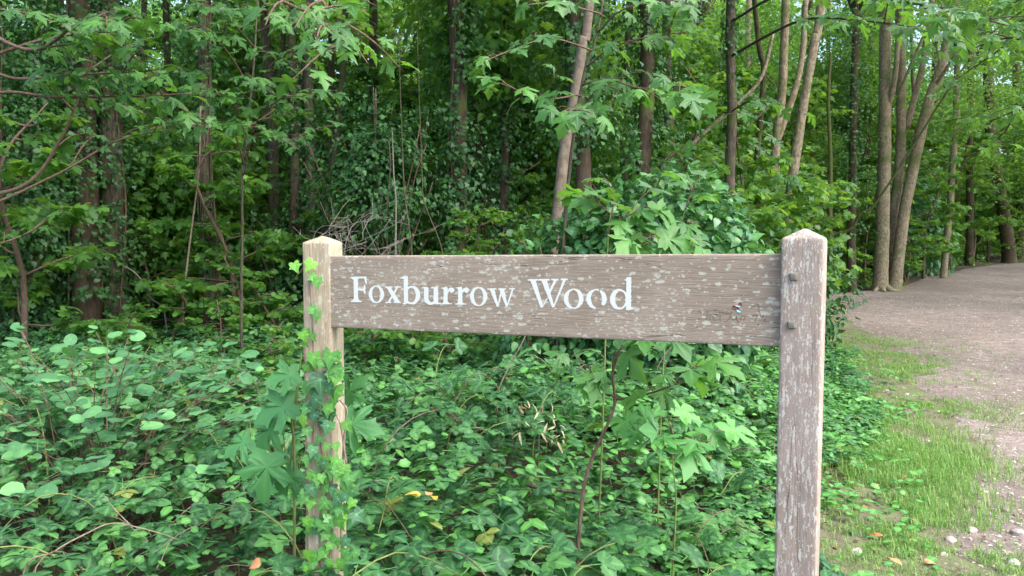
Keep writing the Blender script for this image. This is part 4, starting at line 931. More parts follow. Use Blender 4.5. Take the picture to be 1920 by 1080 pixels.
# ------------------------------------------------------------------ round-leaved shrub
rng = np.random.default_rng(21)
ctr = P(165, 700, 3.75); gz = float(terr(ctr[0], ctr[1]))
shrub = thing('round_leaved_shrub', 'spreading shrub with large rounded soft green leaves in front of the ivy thicket', 'shrub', (ctr[0], ctr[1], gz))
B, Tp, Nn, S = [], [], [], []; sb = Buf()
for k in range(96):
    a = k * 2.399; rr = math.sqrt((k + 0.5) / 96)
    end = ctr * [1, 1, 0] + np.array([math.cos(a) * rr * 1.35, math.sin(a) * rr * 1.0, gz + 0.97 * math.sqrt(max(0.04, 1 - 0.85 * rr ** 2)) + rng.normal() * 0.04])
    b0 = np.array([ctr[0] + rng.normal() * 0.12, ctr[1] + rng.normal() * 0.12, gz - 0.03]); midp = (b0 + end) / 2 + [0, 0, 0.16]
    v, t, c = tube([b0, midp, end], 0.0042, 0.0015, 5, 12, 0.04, seed=k); sb.add(v, t)
    dr = nrm((end - midp) * [1, 1, 0.2])
    for j, f in enumerate((6, 7, 8, 9, 10, 11, 11)):
        sd_ = np.cross(dr, [0, 0, 1.0]) * (1 if j % 2 else -1)
        B.append(c[f] + rng.normal(size=3) * 0.01); Tp.append(dr * (1.4 if j == 6 else 0.5) + sd_ * (0 if j == 6 else 1) + [0, 0, rng.uniform(-0.25, 0.1)])
        Nn.append(np.array([0.05, -0.35, 1.0]) + rng.normal(size=3) * 0.27); S.append(0.038 + 0.058 * rng.random() ** 1.3)
B, Tp, Nn, S = map(np.array, (B, Tp, Nn, S))
v, t, _, _ = sb.get(); o = part('stem', shrub, v, t, M_TWIG); o['kind'] = 'stuff'
rm = mesh_np('leaf', ROUND[0], ROUND[1], M_ROUND, np.zeros(len(ROUND[0])), ROUND[2])
order = np.argsort(np.linalg.norm(B - CAM, axis=1) - B[:, 2] * 2.0); k1, k2 = order[:280], order[280:]
leaf_objects('leaf', shrub, rm, B[k1], Tp[k1], Nn[k1], S[k1])
v, t, r, e = scatter(ROUND, B[k2], Tp[k2], Nn[k2], S[k2], rng.random(len(k2))); part('leaf_mass', shrub, v, t, M_ROUND, r, e, kind='stuff')

# ------------------------------------------------------------------ ivy bush over a stump
def leafy_mass(name, label, cat, ctr, rad, n, nobj, proto, mat, size, seed, shell=0.22, stems=10, nscale=1.6, cut=0.40, amp=0.5):
    rng = np.random.default_rng(seed); gz = float(terr(ctr[0], ctr[1]))
    root = thing(name, label, cat, (ctr[0], ctr[1], gz))
    q = nrm(rng.normal(size=(n, 3))); rr = 1 - np.abs(rng.normal(size=n)) * shell
    lump = 0.97 - 0.5 * amp + amp * fbm(q * 1.0 + seed, nscale, seed, 3)
    p = ctr + q * rad * (rr * lump)[:, None]
    ok = (p[:, 2] > gz + 0.03) & (fbm(p, 3.2, seed + 3, 2) > cut - 0.25 * (nobj > 0)); p, q = p[ok], q[ok]; n = len(p)
    tip = nrm(q * 0.6 + np.array([0, 0, -0.65]) + rng.normal(size=(n, 3)) * 0.5); nm = nrm(q * 0.75 + np.array([0, -0.1, 0.65]) + rng.normal(size=(n, 3)) * 0.4)
    s = rng.uniform(*size, n)
    st = Buf()
    for k in range(stems):
        e_ = ctr + q[k] * rad * 0.95; v, t, _ = tube([np.array([ctr[0] + rng.normal() * 0.1, ctr[1] + rng.normal() * 0.1, gz - 0.05]), (np.array([ctr[0], ctr[1], gz]) + e_) / 2 + [0, 0, 0.2], e_], 0.014, 0.004, 5, 10, 0.1, seed=k); st.add(v, t)
    v, t, _, _ = st.get(); part('stem', root, v, t, M_TWIG, kind='stuff')
    order = np.argsort(np.linalg.norm(p - CAM, axis=1)); a, b = order[:nobj], order[nobj:]
    if nobj:
        me = mesh_np('leaf', proto[0], proto[1], mat, np.zeros(len(proto[0])), proto[2]); leaf_objects('leaf', root, me, p[a], tip[a], nm[a], s[a])
    v, t, r, e = scatter(proto, p[b], tip[b], nm[b], s[b], rng.random(len(b))); part('foliage', root, v, t, mat, r, e, kind='stuff')
    return root
c_ = P(1235, 470, 5.7); leafy_mass('ivy_bush', 'rounded bush of glossy light green ivy rising behind the board', 'bush', np.array([c_[0], c_[1], 1.05]), np.array([0.80, 0.6, 1.0]), 5200, 240, IVY_M, M_IVY_BUSH, (0.06, 0.10), 31, 0.2)
c_ = P(1050, 470, 5.9); leafy_mass('ivy_bush', 'smaller darker ivy bush at the foot of the leaning trunk', 'bush', np.array([c_[0], c_[1], 0.85]), np.array([0.5, 0.5, 0.95]), 2200, 0, IVY_M, M_IVY_BUSH, (0.055, 0.09), 32, 0.25)
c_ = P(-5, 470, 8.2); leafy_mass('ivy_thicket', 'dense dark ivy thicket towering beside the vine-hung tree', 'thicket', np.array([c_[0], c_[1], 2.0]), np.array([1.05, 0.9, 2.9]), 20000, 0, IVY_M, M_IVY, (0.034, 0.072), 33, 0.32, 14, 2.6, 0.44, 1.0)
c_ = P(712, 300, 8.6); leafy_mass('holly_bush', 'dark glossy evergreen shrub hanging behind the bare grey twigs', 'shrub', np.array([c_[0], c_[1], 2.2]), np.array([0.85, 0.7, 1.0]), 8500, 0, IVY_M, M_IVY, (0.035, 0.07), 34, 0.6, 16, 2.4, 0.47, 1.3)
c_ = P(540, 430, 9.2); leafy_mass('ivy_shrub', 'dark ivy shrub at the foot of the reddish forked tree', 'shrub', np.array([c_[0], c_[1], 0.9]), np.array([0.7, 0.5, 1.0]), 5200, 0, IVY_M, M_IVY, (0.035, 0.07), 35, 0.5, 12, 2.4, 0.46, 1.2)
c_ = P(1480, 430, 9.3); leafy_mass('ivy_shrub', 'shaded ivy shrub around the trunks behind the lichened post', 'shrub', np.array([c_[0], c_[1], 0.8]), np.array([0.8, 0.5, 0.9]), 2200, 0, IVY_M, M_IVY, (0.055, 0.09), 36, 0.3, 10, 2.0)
c_ = P(1745, 470, 21.5); leafy_mass('maple_shrub', 'pale blue-green maple shrub spilling over the path edge beyond the coppice', 'shrub', np.array([c_[0] - 0.2, c_[1] + 0.8, 1.5]), np.array([1.35, 0.9, 1.7]), 2600, 0, MAPLE_L, M_ROUND, (0.10, 0.17), 37, 0.3, 10, 2.0)

# ------------------------------------------------------------------ maple saplings and hanging branches, leaf by leaf
def variants(proto, mat, n=6, bend=0.35, seed=0):
    out = []; rng = np.random.default_rng(seed + 70)
    for k in range(n):
        v = proto[0].copy(); x, y = v[:, 0].copy(), v[:, 1].copy(); a, b, c, d = rng.normal(size=4) * bend
        v[:, 0] = x * (1 + 0.12 * b) + 0.10 * a * y ** 2; v[:, 1] = y * (1 + 0.08 * c)
        v[:, 2] += -abs(a) * 0.9 * y ** 2 + b * x * y * 0.9 + c * x * x * 0.9 + 0.03 * np.sin(x * 14 + k) * np.cos(y * 11 + 2 * k)
        v[:, :2] += rng.normal(size=(len(v), 2)) * 0.008
        out.append(mesh_np('leaf', v, proto[1], mat, np.zeros(len(v)), proto[2]))
    return out
mm = variants(MAPLE, M_MAPLE, 7); mp_ = variants(MAPLE, M_MAPLE_PALE, 4, 0.25)
def maple_branch(root, pxs, r0, r1, size, n, mat=M_TWIG, mesh=None, name='branch', seed=0, spread=0.25, start=0.25, hang=0.45, face=0.45, subs=3):
    rng = np.random.default_rng(seed + 1000)
    pts = np.array([P(*q) if not isinstance(q, np.ndarray) else q for q in pxs]); b = Buf()
    v, t, c = tube(pts, r0, r1, 6, len(pts) * 6, 0.04, seed=seed); b.add(v, t); axes = [c[int(len(c) * start):]]
    for k in range(subs):
        i = int(len(c) * (start + (0.95 - start) * (k + 0.5) / subs)); d = nrm(c[min(i + 2, len(c) - 1)] - c[i - 1])
        sd_ = np.cross(d, [0, 0, 1.0]); sd_ = sd_ / max(np.linalg.norm(sd_), 0.2) * (1 if k % 2 else -1); e_ = c[i] + (sd_ * 0.8 + d * 0.7 + rng.normal(size=3) * 0.2) * spread * rng.uniform(0.8, 1.6)
        v, t, sc_ = tube([c[i], (c[i] + e_) / 2 + [0, 0, 0.03], e_], max(r1, r0 * 0.4), r1 * 0.7, 5, 8); b.add(v, t); axes.append(sc_[2:])
    bases, tips, nms, szs = [], [], [], []
    lens = np.array([len(a) + 2 for a in axes], float); cnt = np.maximum(2, np.round(n * lens / lens.sum())).astype(int)
    for a, m_ in zip(axes, cnt):
        d = nrm(a[-1] - a[0]); sd_ = np.cross(d, [0, 0, 1.0]); sd_ = sd_ / max(np.linalg.norm(sd_), 0.15)
        for j in range(m_):
            f = a[int((len(a) - 1) * (j + 0.5) / m_)]; s_ = 1 if j % 2 else -1
            out = nrm(sd_ * s_ * rng.uniform(0.5, 1) + d * rng.uniform(0.1, 0.9) + rng.normal(size=3) * 0.2 + np.array([0, 0, 0.1])); L = size * rng.uniform(0.3, 0.75)
            q = f + out * L
            v, t, _ = tube([f, (f + q) / 2 + [0, 0, 0.02], q], 0.0016, 0.0013, 4, 4); b.add(v, t)
            tp = out + np.array([0, 0, -hang * rng.uniform(0.4, 1.6)]); nm = np.array([0, -face, 1.0]) + rng.normal(size=3) * 0.3
            bases.append(q); tips.append(tp); nms.append(nm); szs.append(size * rng.uniform(0.65, 1.15))
    v, t, _, _ = b.get(); o = part(name, root, v, t, mat)
    leaf_objects('leaf', o, mesh or mm, np.array(bases), np.array(tips), np.array(nms), np.array(szs)); return o

def stem_thing(name, label, cat, pxs, r0, r1, mat=M_TWIG, seed=0):
    pts = [P(*q) for q in pxs]; g = float(terr(pts[0][0], pts[0][1]))
    if pts[0][2] > g: pts.insert(0, np.array([pts[0][0] - 0.03, pts[0][1] + 0.02, g - 0.04]))
    root = thing(name, label, cat, (pts[0][0], pts[0][1], g)); v, t, c = tube(pts, r0, r1, 7, len(pts) * 6, 0.02, seed=seed); part('stem', root, v, t, mat); return root
s1 = stem_thing('maple_sapling', 'young maple with a bare reddish stem and leaves just below the board', 'sapling', [(1090, 950, 2.9), (1110, 860, 2.9), (1150, 765, 2.9), (1148, 700, 2.85), (1162, 655, 2.8)], 0.0085, 0.004, seed=1)
maple_branch(s1, [(1155, 750, 2.9), (1210, 740, 2.8), (1270, 720, 2.7), (1300, 705, 2.65)], 0.005, 0.002, 0.125, 9, seed=2, hang=0.6, face=0.4, subs=1, spread=0.12)
maple_branch(s1, [(1148, 700, 2.85), (1155, 665, 2.8), (1190, 640, 2.75), (1230, 632, 2.7)], 0.004, 0.002, 0.135, 8, seed=3, hang=0.5, face=0.6, subs=1, spread=0.12)
maple_branch(s1, [(1150, 745, 2.88), (1120, 715, 2.85), (1080, 690, 2.85)], 0.004, 0.002, 0.10, 6, seed=4, hang=0.5, face=0.4, subs=1, spread=0.1)
s2 = stem_thing('maple_sapling', 'low maple seedling with pale lime green broad leaves by the lichened post', 'sapling', [(1270, 960, 2.9), (1265, 870, 2.9), (1268, 830, 2.9)], 0.0035, 0.002, M_STEM_GREEN, seed=2)
maple_branch(s2, [(1267, 850, 2.9), (1240, 825, 2.85), (1205, 815, 2.8)], 0.003, 0.002, 0.13, 5, seed=5, mesh=mp_, hang=0.35, face=0.5, subs=0)
maple_branch(s2, [(1267, 840, 2.9), (1300, 820, 2.85), (1335, 820, 2.8)], 0.003, 0.002, 0.13, 5, seed=6, mesh=mp_, hang=0.35, face=0.5, subs=0)
maple_branch(s2, [(1268, 830, 2.9), (1262, 805, 2.9), (1255, 785, 2.95)], 0.003, 0.002, 0.12, 4, seed=7, mesh=mp_, hang=0.35, face=0.6, subs=0)
s3 = stem_thing('maple_sapling', 'maple seedling with very large drooping leaves beside the ivy-wrapped post', 'sapling', [(556, 900, 2.45), (552, 800, 2.42), (548, 740, 2.4)], 0.005, 0.003, M_STEM_GREEN, seed=3)
def hand_leaves(root, lst, mesh):
    b_, t_, n_, s_ = [], [], [], []; pb = Buf()
    for (x, y, d, tx, ty, sz, fx, fy) in lst:
        q = P(x, y, d); e_ = P(x + tx, y + ty, d) - q; b_.append(q); t_.append(e_ + np.array([0, -0.02, 0])); n_.append(np.array([fx, -1.0, fy])); s_.append(sz)
        v, t, _ = tube([rootpos(root) + [0, 0, 0.75], q + [0, 0.03, 0.04], q], 0.0018, 0.0014, 4, 8); pb.add(v, t)
    v, t, _, _ = pb.get(); o = part('leaf_stalk', root, v, t, M_STEM_GREEN); leaf_objects('leaf', o, mesh, np.array(b_), np.array(t_), np.array(n_), np.array(s_))
mg_ = variants(MAPLE, leaf_mat('large_maple_leaf', (0.07, 0.24, 0.08), (0.09, 0.29, 0.09), (0.11, 0.34, 0.10), (0.2, 0.5, 0.05), 0.1, 0.5, 0.3, 0.12), 4, 0.2)
hand_leaves(s3, [(505, 850, 2.4, -15, 100, 0.145, 0.1, 0.5), (552, 755, 2.38, -80, 30, 0.125, 0.1, 0.9), (520, 790, 2.42, -55, 60, 0.11, -0.3, 0.6), (640, 790, 2.42, 60, 10, 0.13, 0.3, 0.5), (645, 745, 2.4, 40, -40, 0.09, 0.1, 0.6),
                 (560, 700, 2.4, -60, 10, 0.10, -0.1, 0.8), (560, 880, 2.45, -60, 50, 0.11, 0.2, 0.7), (470, 820, 2.45, -50, 30, 0.10, 0, 1.0)], mg_)
s4 = stem_thing('maple_sapling', 'slim maple shoot with grey-green leaves between the board and the ivy bush', 'sapling', [(1138, 560, 3.2), (1140, 470, 3.2), (1146, 400, 3.2), (1160, 380, 3.2)], 0.004, 0.002, M_STEM_GREEN, seed=4)
maple_branch(s4, [(1142, 425, 3.2), (1165, 410, 3.15), (1195, 395, 3.1)], 0.004, 0.002, 0.115, 7, seed=8, hang=0.35, face=0.6, subs=1, spread=0.12)
maple_branch(s4, [(1143, 400, 3.2), (1125, 385, 3.2), (1095, 368, 3.2)], 0.004, 0.002, 0.11, 6, seed=9, hang=0.35, face=0.3, subs=0)
maple_branch(s4, [(1138, 480, 3.2), (1170, 460, 3.1), (1215, 455, 3.05)], 0.004, 0.002, 0.12, 8, seed=10, hang=0.3, face=0.7, subs=1, spread=0.12)
maple_branch(s4, [(1138, 440, 3.2), (1150, 360, 3.15), (1140, 345, 3.15)], 0.004, 0.002, 0.10, 4, seed=11, hang=0.3, face=0.4, subs=0)
s5b = stem_thing('maple_sapling', 'thin green maple shoot rising beside the ivy bush above the board', 'sapling', [(1252, 560, 3.4), (1262, 470, 3.4), (1278, 410, 3.4), (1298, 350, 3.4)], 0.0035, 0.002, M_STEM_GREEN, seed=5)
maple_branch(s5b, [(1285, 390, 3.4), (1295, 355, 3.4), (1312, 340, 3.4)], 0.003, 0.002, 0.10, 7, seed=12, hang=0.3, face=0.3, subs=0)
maple_branch(s5b, [(1270, 440, 3.4), (1285, 420, 3.35), (1305, 415, 3.3)], 0.003, 0.002, 0.085, 4, seed=13, hang=0.3, face=0.4, subs=0)
maple_branch(s5b, [(1262, 480, 3.4), (1290, 465, 3.3), (1320, 470, 3.25)], 0.003, 0.002, 0.12, 4, seed=14, hang=0.2, face=0.7, subs=0)
# tall thin maple beside the leaning trunk
s6 = stem_thing('young_maple', 'slender young maple with broad leaf sprays beside the pale leaning trunk', 'sapling', [(1050, 560, 5.6), (1062, 380, 5.6), (1078, 240, 5.6), (1098, 130, 5.6), (1122, 60, 5.6), (1140, -60, 5.6)], 0.016, 0.007, M_BARK, seed=6)
for i, (pp, n, sz) in enumerate([([(1100, 125, 5.6), (1150, 90, 5.4), (1230, 70, 5.2), (1290, 62, 5.1)], 15, 0.141), ([(1092, 160, 5.6), (1140, 150, 5.3), (1200, 165, 5.0), (1270, 160, 4.9), (1300, 170, 4.8)], 17, 0.145), ([(1082, 215, 5.6), (1120, 165, 5.4), (1150, 160, 5.3), (1180, 190, 5.2)], 8, 0.132),
        ([(1120, 60, 5.6), (1160, 20, 5.3), (1230, 0, 5.1), (1300, 8, 5.0)], 11, 0.141), ([(1090, 180, 5.6), (1040, 190, 5.2), (990, 180, 4.9), (940, 150, 4.7)], 11, 0.132), ([(1085, 200, 5.6), (1050, 215, 5.0), (1080, 210, 4.6), (1110, 215, 4.4)], 6, 0.132), ([(1110, 95, 5.6), (1030, 70, 5.2), (960, 90, 5.0), (910, 110, 4.9)], 8, 0.123), ([(1130, 30, 5.6), (1050, 10, 5.3), (990, 10, 5.1)], 7, 0.123)]):
    maple_branch(s6, pp, 0.007, 0.003, sz, n, seed=20 + i, hang=0.5, face=0.55, subs=2, spread=0.22)
# maple at the thin stem with grey-green tiers
s7 = stem_thing('young_maple', 'thin-stemmed young maple holding flat tiers of blue-green leaves', 'sapling', [(454, 640, 6.4), (452, 480, 6.4), (455, 330, 6.4), (470, 200, 6.4), (480, 60, 6.5), (484, -60, 6.5)], 0.014, 0.006, M_BARK, seed=7)
for i, (pp, n, sz) in enumerate([([(458, 300, 6.4), (480, 230, 6.2), (530, 185, 5.9), (590, 185, 5.6)], 31, 0.109), ([(462, 260, 6.4), (440, 200, 6.1), (410, 180, 5.9), (380, 178, 5.8)], 23, 0.109), ([(455, 330, 6.4), (470, 260, 6.1), (510, 255, 5.8), (560, 280, 5.5)], 23, 0.101), ([(456, 310, 6.4), (430, 240, 6.1), (390, 235, 5.9), (350, 240, 5.7)], 17, 0.101), ([(470, 190, 6.4), (510, 120, 6.0), (560, 90, 5.6)], 17, 0.101), ([(472, 170, 6.4), (420, 90, 6.0), (370, 60, 5.6), (330, 70, 5.4)], 29, 0.109), ([(478, 90, 6.4), (420, 30, 6.0), (360, 20, 5.6)], 23, 0.109), ([(480, 60, 6.4), (540, 30, 5.8), (600, 40, 5.2)], 20, 0.109)]):
    maple_branch(s7, pp, 0.007, 0.003, sz, n, seed=40 + i, hang=0.35, face=0.5, subs=3, spread=0.25)
# limbs that reach in over the wood edge: a maple standing outside the frame beside the thicket
om, _ = tree('overhanging_maple', 'maple with low spreading limbs reaching across in front of the ivy thicket', [([(-420, 760, 5.2), (-400, 300, 5.2), (-420, -200, 5.2)], 0.13, 0.09)], M_BARK, 7.5, 2, cs=1.5)
for i, (pp, n, sz, r0) in enumerate([([(-400, 60, 5.2), (-100, 40, 5.0), (60, 90, 4.8), (150, 40, 4.6), (240, 30, 4.5)], 37, 0.109, 0.018), ([(-400, 200, 5.2), (-60, 120, 5.0), (70, 80, 4.9), (160, 65, 4.8), (270, 60, 4.7)], 31, 0.109, 0.016), ([(-410, 250, 5.2), (-80, 140, 5.2), (40, 148, 5.1), (140, 140, 5.0), (300, 130, 4.9)], 37, 0.105, 0.016),
        ([(-400, 380, 5.2), (-60, 190, 5.3), (100, 185, 5.2), (220, 180, 5.1), (360, 175, 4.9)], 37, 0.105, 0.015), ([(-405, 450, 5.2), (-120, 380, 5.4), (40, 350, 5.5), (110, 260, 5.5), (165, 130, 5.4), (200, 60, 5.3)], 14, 0.094, 0.02), ([(-405, 480, 5.2), (-60, 400, 5.8), (100, 330, 6.0), (220, 265, 6.1), (330, 240, 6.1)], 14, 0.094, 0.014), ([(-405, 520, 5.2), (-80, 470, 6.0), (30, 445, 6.4), (110, 395, 6.6)], 4, 0.10, 0.012),
        ([(-400, -60, 5.2), (100, -60, 4.6), (400, -40, 4.2), (560, 10, 3.9), (640, 60, 3.8)], 31, 0.105, 0.02), ([(-400, -100, 5.2), (200, -120, 4.6), (520, -60, 4.2), (620, 20, 4.0), (690, 120, 3.9)], 23, 0.105, 0.02)]):
    maple_branch(om, pp, r0, 0.004, sz, n, seed=60 + i, hang=0.45, face=0.35, subs=4, spread=0.28, start=0.5)
# limb across the top from the straight trunk, leaves high over the path
st = T['straight'][0]
maple_branch(st, [(1371, 105, 10), (1440, 65, 9.0), (1510, 36, 8.2), (1600, 36, 7.6), (1700, 50, 7.1), (1790, 76, 6.8)], 0.02, 0.005, 0.17, 40, mat=M_BARK, seed=80, hang=0.35, face=0.3, subs=6, spread=0.5, start=0.35)
maple_branch(st, [(1371, 40, 10), (1470, -10, 8.6), (1600, -10, 7.4), (1740, 10, 6.6), (1850, 40, 6.2), (1930, 60, 6.0)], 0.018, 0.005, 0.165, 46, mat=M_BARK, seed=81, hang=0.4, face=0.35, subs=6, spread=0.5, start=0.3)
maple_branch(st, [(1371, 210, 10), (1410, 190, 9.0), (1440, 200, 8.4), (1400, 240, 8)], 0.012, 0.004, 0.15, 12, mat=M_BARK, seed=82, hang=0.4, face=0.4, subs=2, spread=0.3)
for i, pp in enumerate([[(1450, 360, 12.9), (1470, 330, 12), (1500, 330, 11.4)], [(1446, 420, 12.9), (1470, 360, 11.6), (1510, 350, 11.0)], [(1452, 300, 12.9), (1420, 270, 11.8), (1400, 280, 11.2)]]):
    maple_branch(T['grp_a'][0], pp, 0.012, 0.004, 0.17, 9, mat=M_BARK, seed=90 + i, hang=0.5, face=0.5, subs=2, spread=0.35)
# a maple outside the frame across the path, its twigs reaching in high up
pm, _ = tree('path_side_maple', 'maple beside the path whose dark thin limbs slant in over the bend', [([(2260, 760, 7.5), (2240, 300, 7.5), (2230, -100, 7.5)], 0.14, 0.1)], M_BARK_DARK, 7.5, 0)
for i, (pp, n) in enumerate([([(2240, 300, 7.5), (2040, 100, 8.0), (1900, 70, 8.5), (1800, 100, 9)], 24), ([(2240, 350, 7.5), (2050, 120, 9.0), (1930, 60, 10), (1860, 105, 10.5), (1770, 165, 11)], 22), ([(2240, 420, 7.5), (2040, 300, 9), (1920, 205, 10.5), (1880, 250, 11), (1800, 310, 12)], 20), ([(2240, 380, 7.5), (2060, 160, 8.5), (1950, 190, 9.2), (1850, 230, 10)], 26), ([(2240, 280, 7.5), (2080, 0, 7.6), (1950, -10, 7.6), (1850, 20, 7.8)], 26)]):
    maple_branch(pm, pp, 0.022, 0.005, 0.16, n, mat=M_BARK_DARK, seed=100 + i, hang=0.4, face=0.35, subs=5, spread=0.45, start=0.4)

# ------------------------------------------------------------------ ivy climbing the post
rng = np.random.default_rng(44)
ivy = thing('climbing_ivy', 'ivy climbing the tan post with lime young leaves and dark veined old ones', 'ivy', (orgL[0], orgL[1], float(terr(orgL[0], orgL[1]))))
def on_post(x, y, off):
    d = P(x, y, 1.0) - CAM; f0 = np.array([orgL[0], orgL[1], 0]) + NL * off
    t_ = np.dot(f0 - CAM, NL) / np.dot(d, NL); return CAM + t_ * d
for k, (pp, r) in enumerate([([(602, 1080), (598, 1000), (606, 900), (600, 820), (592, 740), (588, 660), (586, 590), (582, 530), (590, 508)], 0.004), ([(640, 1070), (636, 950), (640, 860), (645, 790), (648, 765), (637, 750)], 0.0045), ([(650, 870), (645, 835), (640, 800), (632, 780)], 0.003), ([(575, 1080), (578, 960), (576, 860), (577, 760), (574, 690), (572, 640)], 0.003)]):
    v, t, _ = tube([on_post(x, y, 0.003) for x, y in pp], r, r * 0.55, 6, len(pp) * 6, 0.012, seed=k); part('stem', ivy, v, t, M_VINE)
LV = [(550, 500, .030, 0), (588, 498, .034, 0), (582, 521, .026, 1), (596, 529, .030, 0), (582, 583, .030, 1), (597, 592, .033, 0), (566, 630, .030, 0), (574, 622, .022, 0), (583, 632, .024, 1), (568, 646, .02, 0),
      (588, 672, .042, 0), (622, 672, .046, 0), (628, 695, .042, 1), (635, 708, .038, 0), (572, 690, .03, 0), (600, 715, .058, 2), (585, 728, .045, 2), (617, 730, .042, 2), (632, 735, .052, 0), (596, 752, .045, 2), (612, 772, .04, 2), (624, 778, .036, 2), (578, 768, .034, 1), (570, 790, .036, 0), (592, 780, .034, 2),
      (606, 797, .03, 2), (618, 800, .034, 2), (603, 825, .024, 1), (584, 838, .024, 1), (615, 838, .024, 0), (592, 855, .034, 2), (578, 862, .03, 1), (609, 870, .028, 2)]
for k in range(80):
    y = rng.uniform(872, 1110); x = rng.uniform(566, 662) + (y - 870) * 0.05; LV.append((x, y, rng.uniform(.024, .042), int(rng.choice([0, 0, 1, 1, 1, 2]))))
for k in range(26): LV.append((rng.uniform(568, 648), rng.uniform(655, 870), rng.uniform(.022, .038), int(rng.choice([0, 1, 1, 2]))))
ims = [mesh_np('leaf', IVY[0], IVY[1], m_, np.zeros(len(IVY[0])), IVY[2]) for m_ in (M_IVY_NEW, leaf_mat('mid_ivy_leaf', (0.08, 0.25, 0.07), (0.12, 0.33, 0.085), (0.17, 0.43, 0.09), (0.2, 0.5, 0.05), 0.15, 0.4, 0.25, 0.6), leaf_mat('old_ivy_leaf', (0.04, 0.13, 0.055), (0.055, 0.17, 0.07), (0.08, 0.22, 0.085), (0.1, 0.3, 0.04), 0.2, 0.4, 0.15, 1.0))]
for (x, y, s_, kk) in LV:
    q = on_post(x, y, rng.uniform(0.008, 0.035)) + np.array([0, 0, 0.45 * s_])
    tp = np.array([rng.normal() * 0.5, 0, -1.0]) + NL * rng.uniform(0, 0.5); nm = NL + np.array([rng.normal() * 0.35, 0, 0.25 + rng.normal() * 0.3])
    leaf_objects('leaf', ivy, ims[kk], q[None], tp[None], nm[None], [s_ * 1.25])

# ------------------------------------------------------------------ bare twigs, canes, dead leaves
rng = np.random.default_rng(55)
c_ = P(608, 470, 5.2); db = thing('dead_shrub', 'leafless grey twiggy shrub tangled behind the tan post', 'shrub', (c_[0], c_[1], float(terr(c_[0], c_[1]))))
b0 = rootpos(db)
for k in range(7):
    e_ = P(rng.uniform(600, 790), rng.uniform(350, 460), 5.3 + rng.normal() * 0.3); m1 = b0 + np.array([rng.normal() * 0.05, rng.normal() * 0.08, (e_[2] - b0[2]) * rng.uniform(0.72, 0.9)]); b = Buf()
    v, t, c = tube([b0, m1, (m1 + e_) / 2 + rng.normal(size=3) * 0.06, e_], 0.0036, 0.0014, 5, 18, 0.08, seed=k); b.add(v, t)
    for j in range(6):
        q = c[8 + j + int(rng.integers(0, 3))]; f = q + np.array([rng.normal() * 0.16, rng.normal() * 0.1, rng.normal() * 0.10 + 0.02]); v, t, c2 = tube([q, (q + f) / 2 + rng.normal(size=3) * 0.03, f], 0.0022, 0.001, 4, 7, 0.05, seed=j); b.add(v, t)
        f2 = f + rng.normal(size=3) * 0.07; v, t, _ = tube([c2[4], f2], 0.0016, 0.001, 4, 4); b.add(v, t)
    v, t, _, _ = b.get(); part('twig', db, v, t, M_TWIG_GREY)
def cane(name, label, pxs, r0, r1, mat, cat='stick', ground=True):
    pts = [P(*q) for q in pxs]; g = float(terr(pts[0][0], pts[0][1])); 
    if ground and pts[0][2] > g: pts.insert(0, np.array([pts[0][0], pts[0][1] + 0.05, g - 0.03]))
    o = thing(name, label, cat, (pts[0][0], pts[0][1], g)); v, t, _ = tube(pts, r0, r1, 6, len(pts) * 7, 0.02); part('cane', o, v, t, mat); return o
cn = cane('dead_cane', 'pale dry bramble cane arching low over the ground leaves', [(40, 1100, 2.3), (100, 1040, 2.35), (160, 1005, 2.4), (208, 985, 2.45), (265, 994, 2.5), (320, 1010, 2.55), (352, 1026, 2.6)], 0.003, 0.0018, M_VINE)
v, t, _ = tube([P(244, 984, 2.47), P(215, 955, 2.5), P(196, 930, 2.5)], 0.002, 0.0012, 5, 8); part('side_cane', cn, v, t, M_VINE)
cane('dry_shoot', 'thin bare curved stem rising from the brambles under the board', [(935, 830, 4.0), (936, 790, 4.0), (935, 740, 4.0), (955, 690, 4.0), (985, 635, 4.0), (1000, 590, 4.0)], 0.0045, 0.003, M_VINE)
cane('broken_branch', 'bleached crooked dead branch jutting from the shaded trunks', [(310, 600, 8.4), (300, 572, 8.3), (282, 558, 8.2), (268, 530, 8.1), (250, 510, 8.0), (232, 499, 8.0)], 0.012, 0.006, M_TWIG_GREY)
cane('broken_branch', 'fallen broken limb leaning against the vine-wrapped trunk', [(398, 652, 8.7), (370, 620, 8.8), (345, 595, 9.0)], 0.02, 0.02, M_BARK)
cane('liana', 'pale hanging vine stem beside the vine-wrapped trunk', [(352, 660, 8.2), (342, 590, 8.2), (350, 500, 8.2), (360, 420, 8.2), (371, 320, 8.3), (376, 200, 8.4)], 0.012, 0.009, M_VINE, 'vine')
for i, (a_, b_, cc_) in enumerate(((735, 742, 'pale upright pole stem behind the board'), (765, 760, 'slim upright stem beside the pale pole stem'), (822, 795, 'thin stem slanting among the saplings behind the board'))):
    cane('pole_stem', cc_, [(a_ + 8, 560, 7.6), (a_ + 6, 470, 7.6), (b_, 380, 7.6), (b_ - 4, 330, 7.6), (b_ - 7, 240, 7.7)] + ([] if i == 0 else [(b_ - 12, 60, 7.9)]), 0.014 - 0.003 * i, 0.004, M_TWIG_GREY if i == 0 else M_BARK, 'stem')
sl = [(1040, 915, 3.2, 100, 14), (905, 890, 3.4, 60, -20)]
for i, (x, y, d_, dx, dy) in enumerate(sl):
    cane('fallen_stick', ('peeling brown stick lying among the brambles' if i == 0 else 'thin dark stick lying among the brambles'), [(x - dx / 2, y - dy / 2, d_), (x, y, d_), (x + dx / 2, y + dy / 2, d_)], 0.009 - 0.004 * i, 0.007 - 0.003 * i, M_BARK, ground=False)
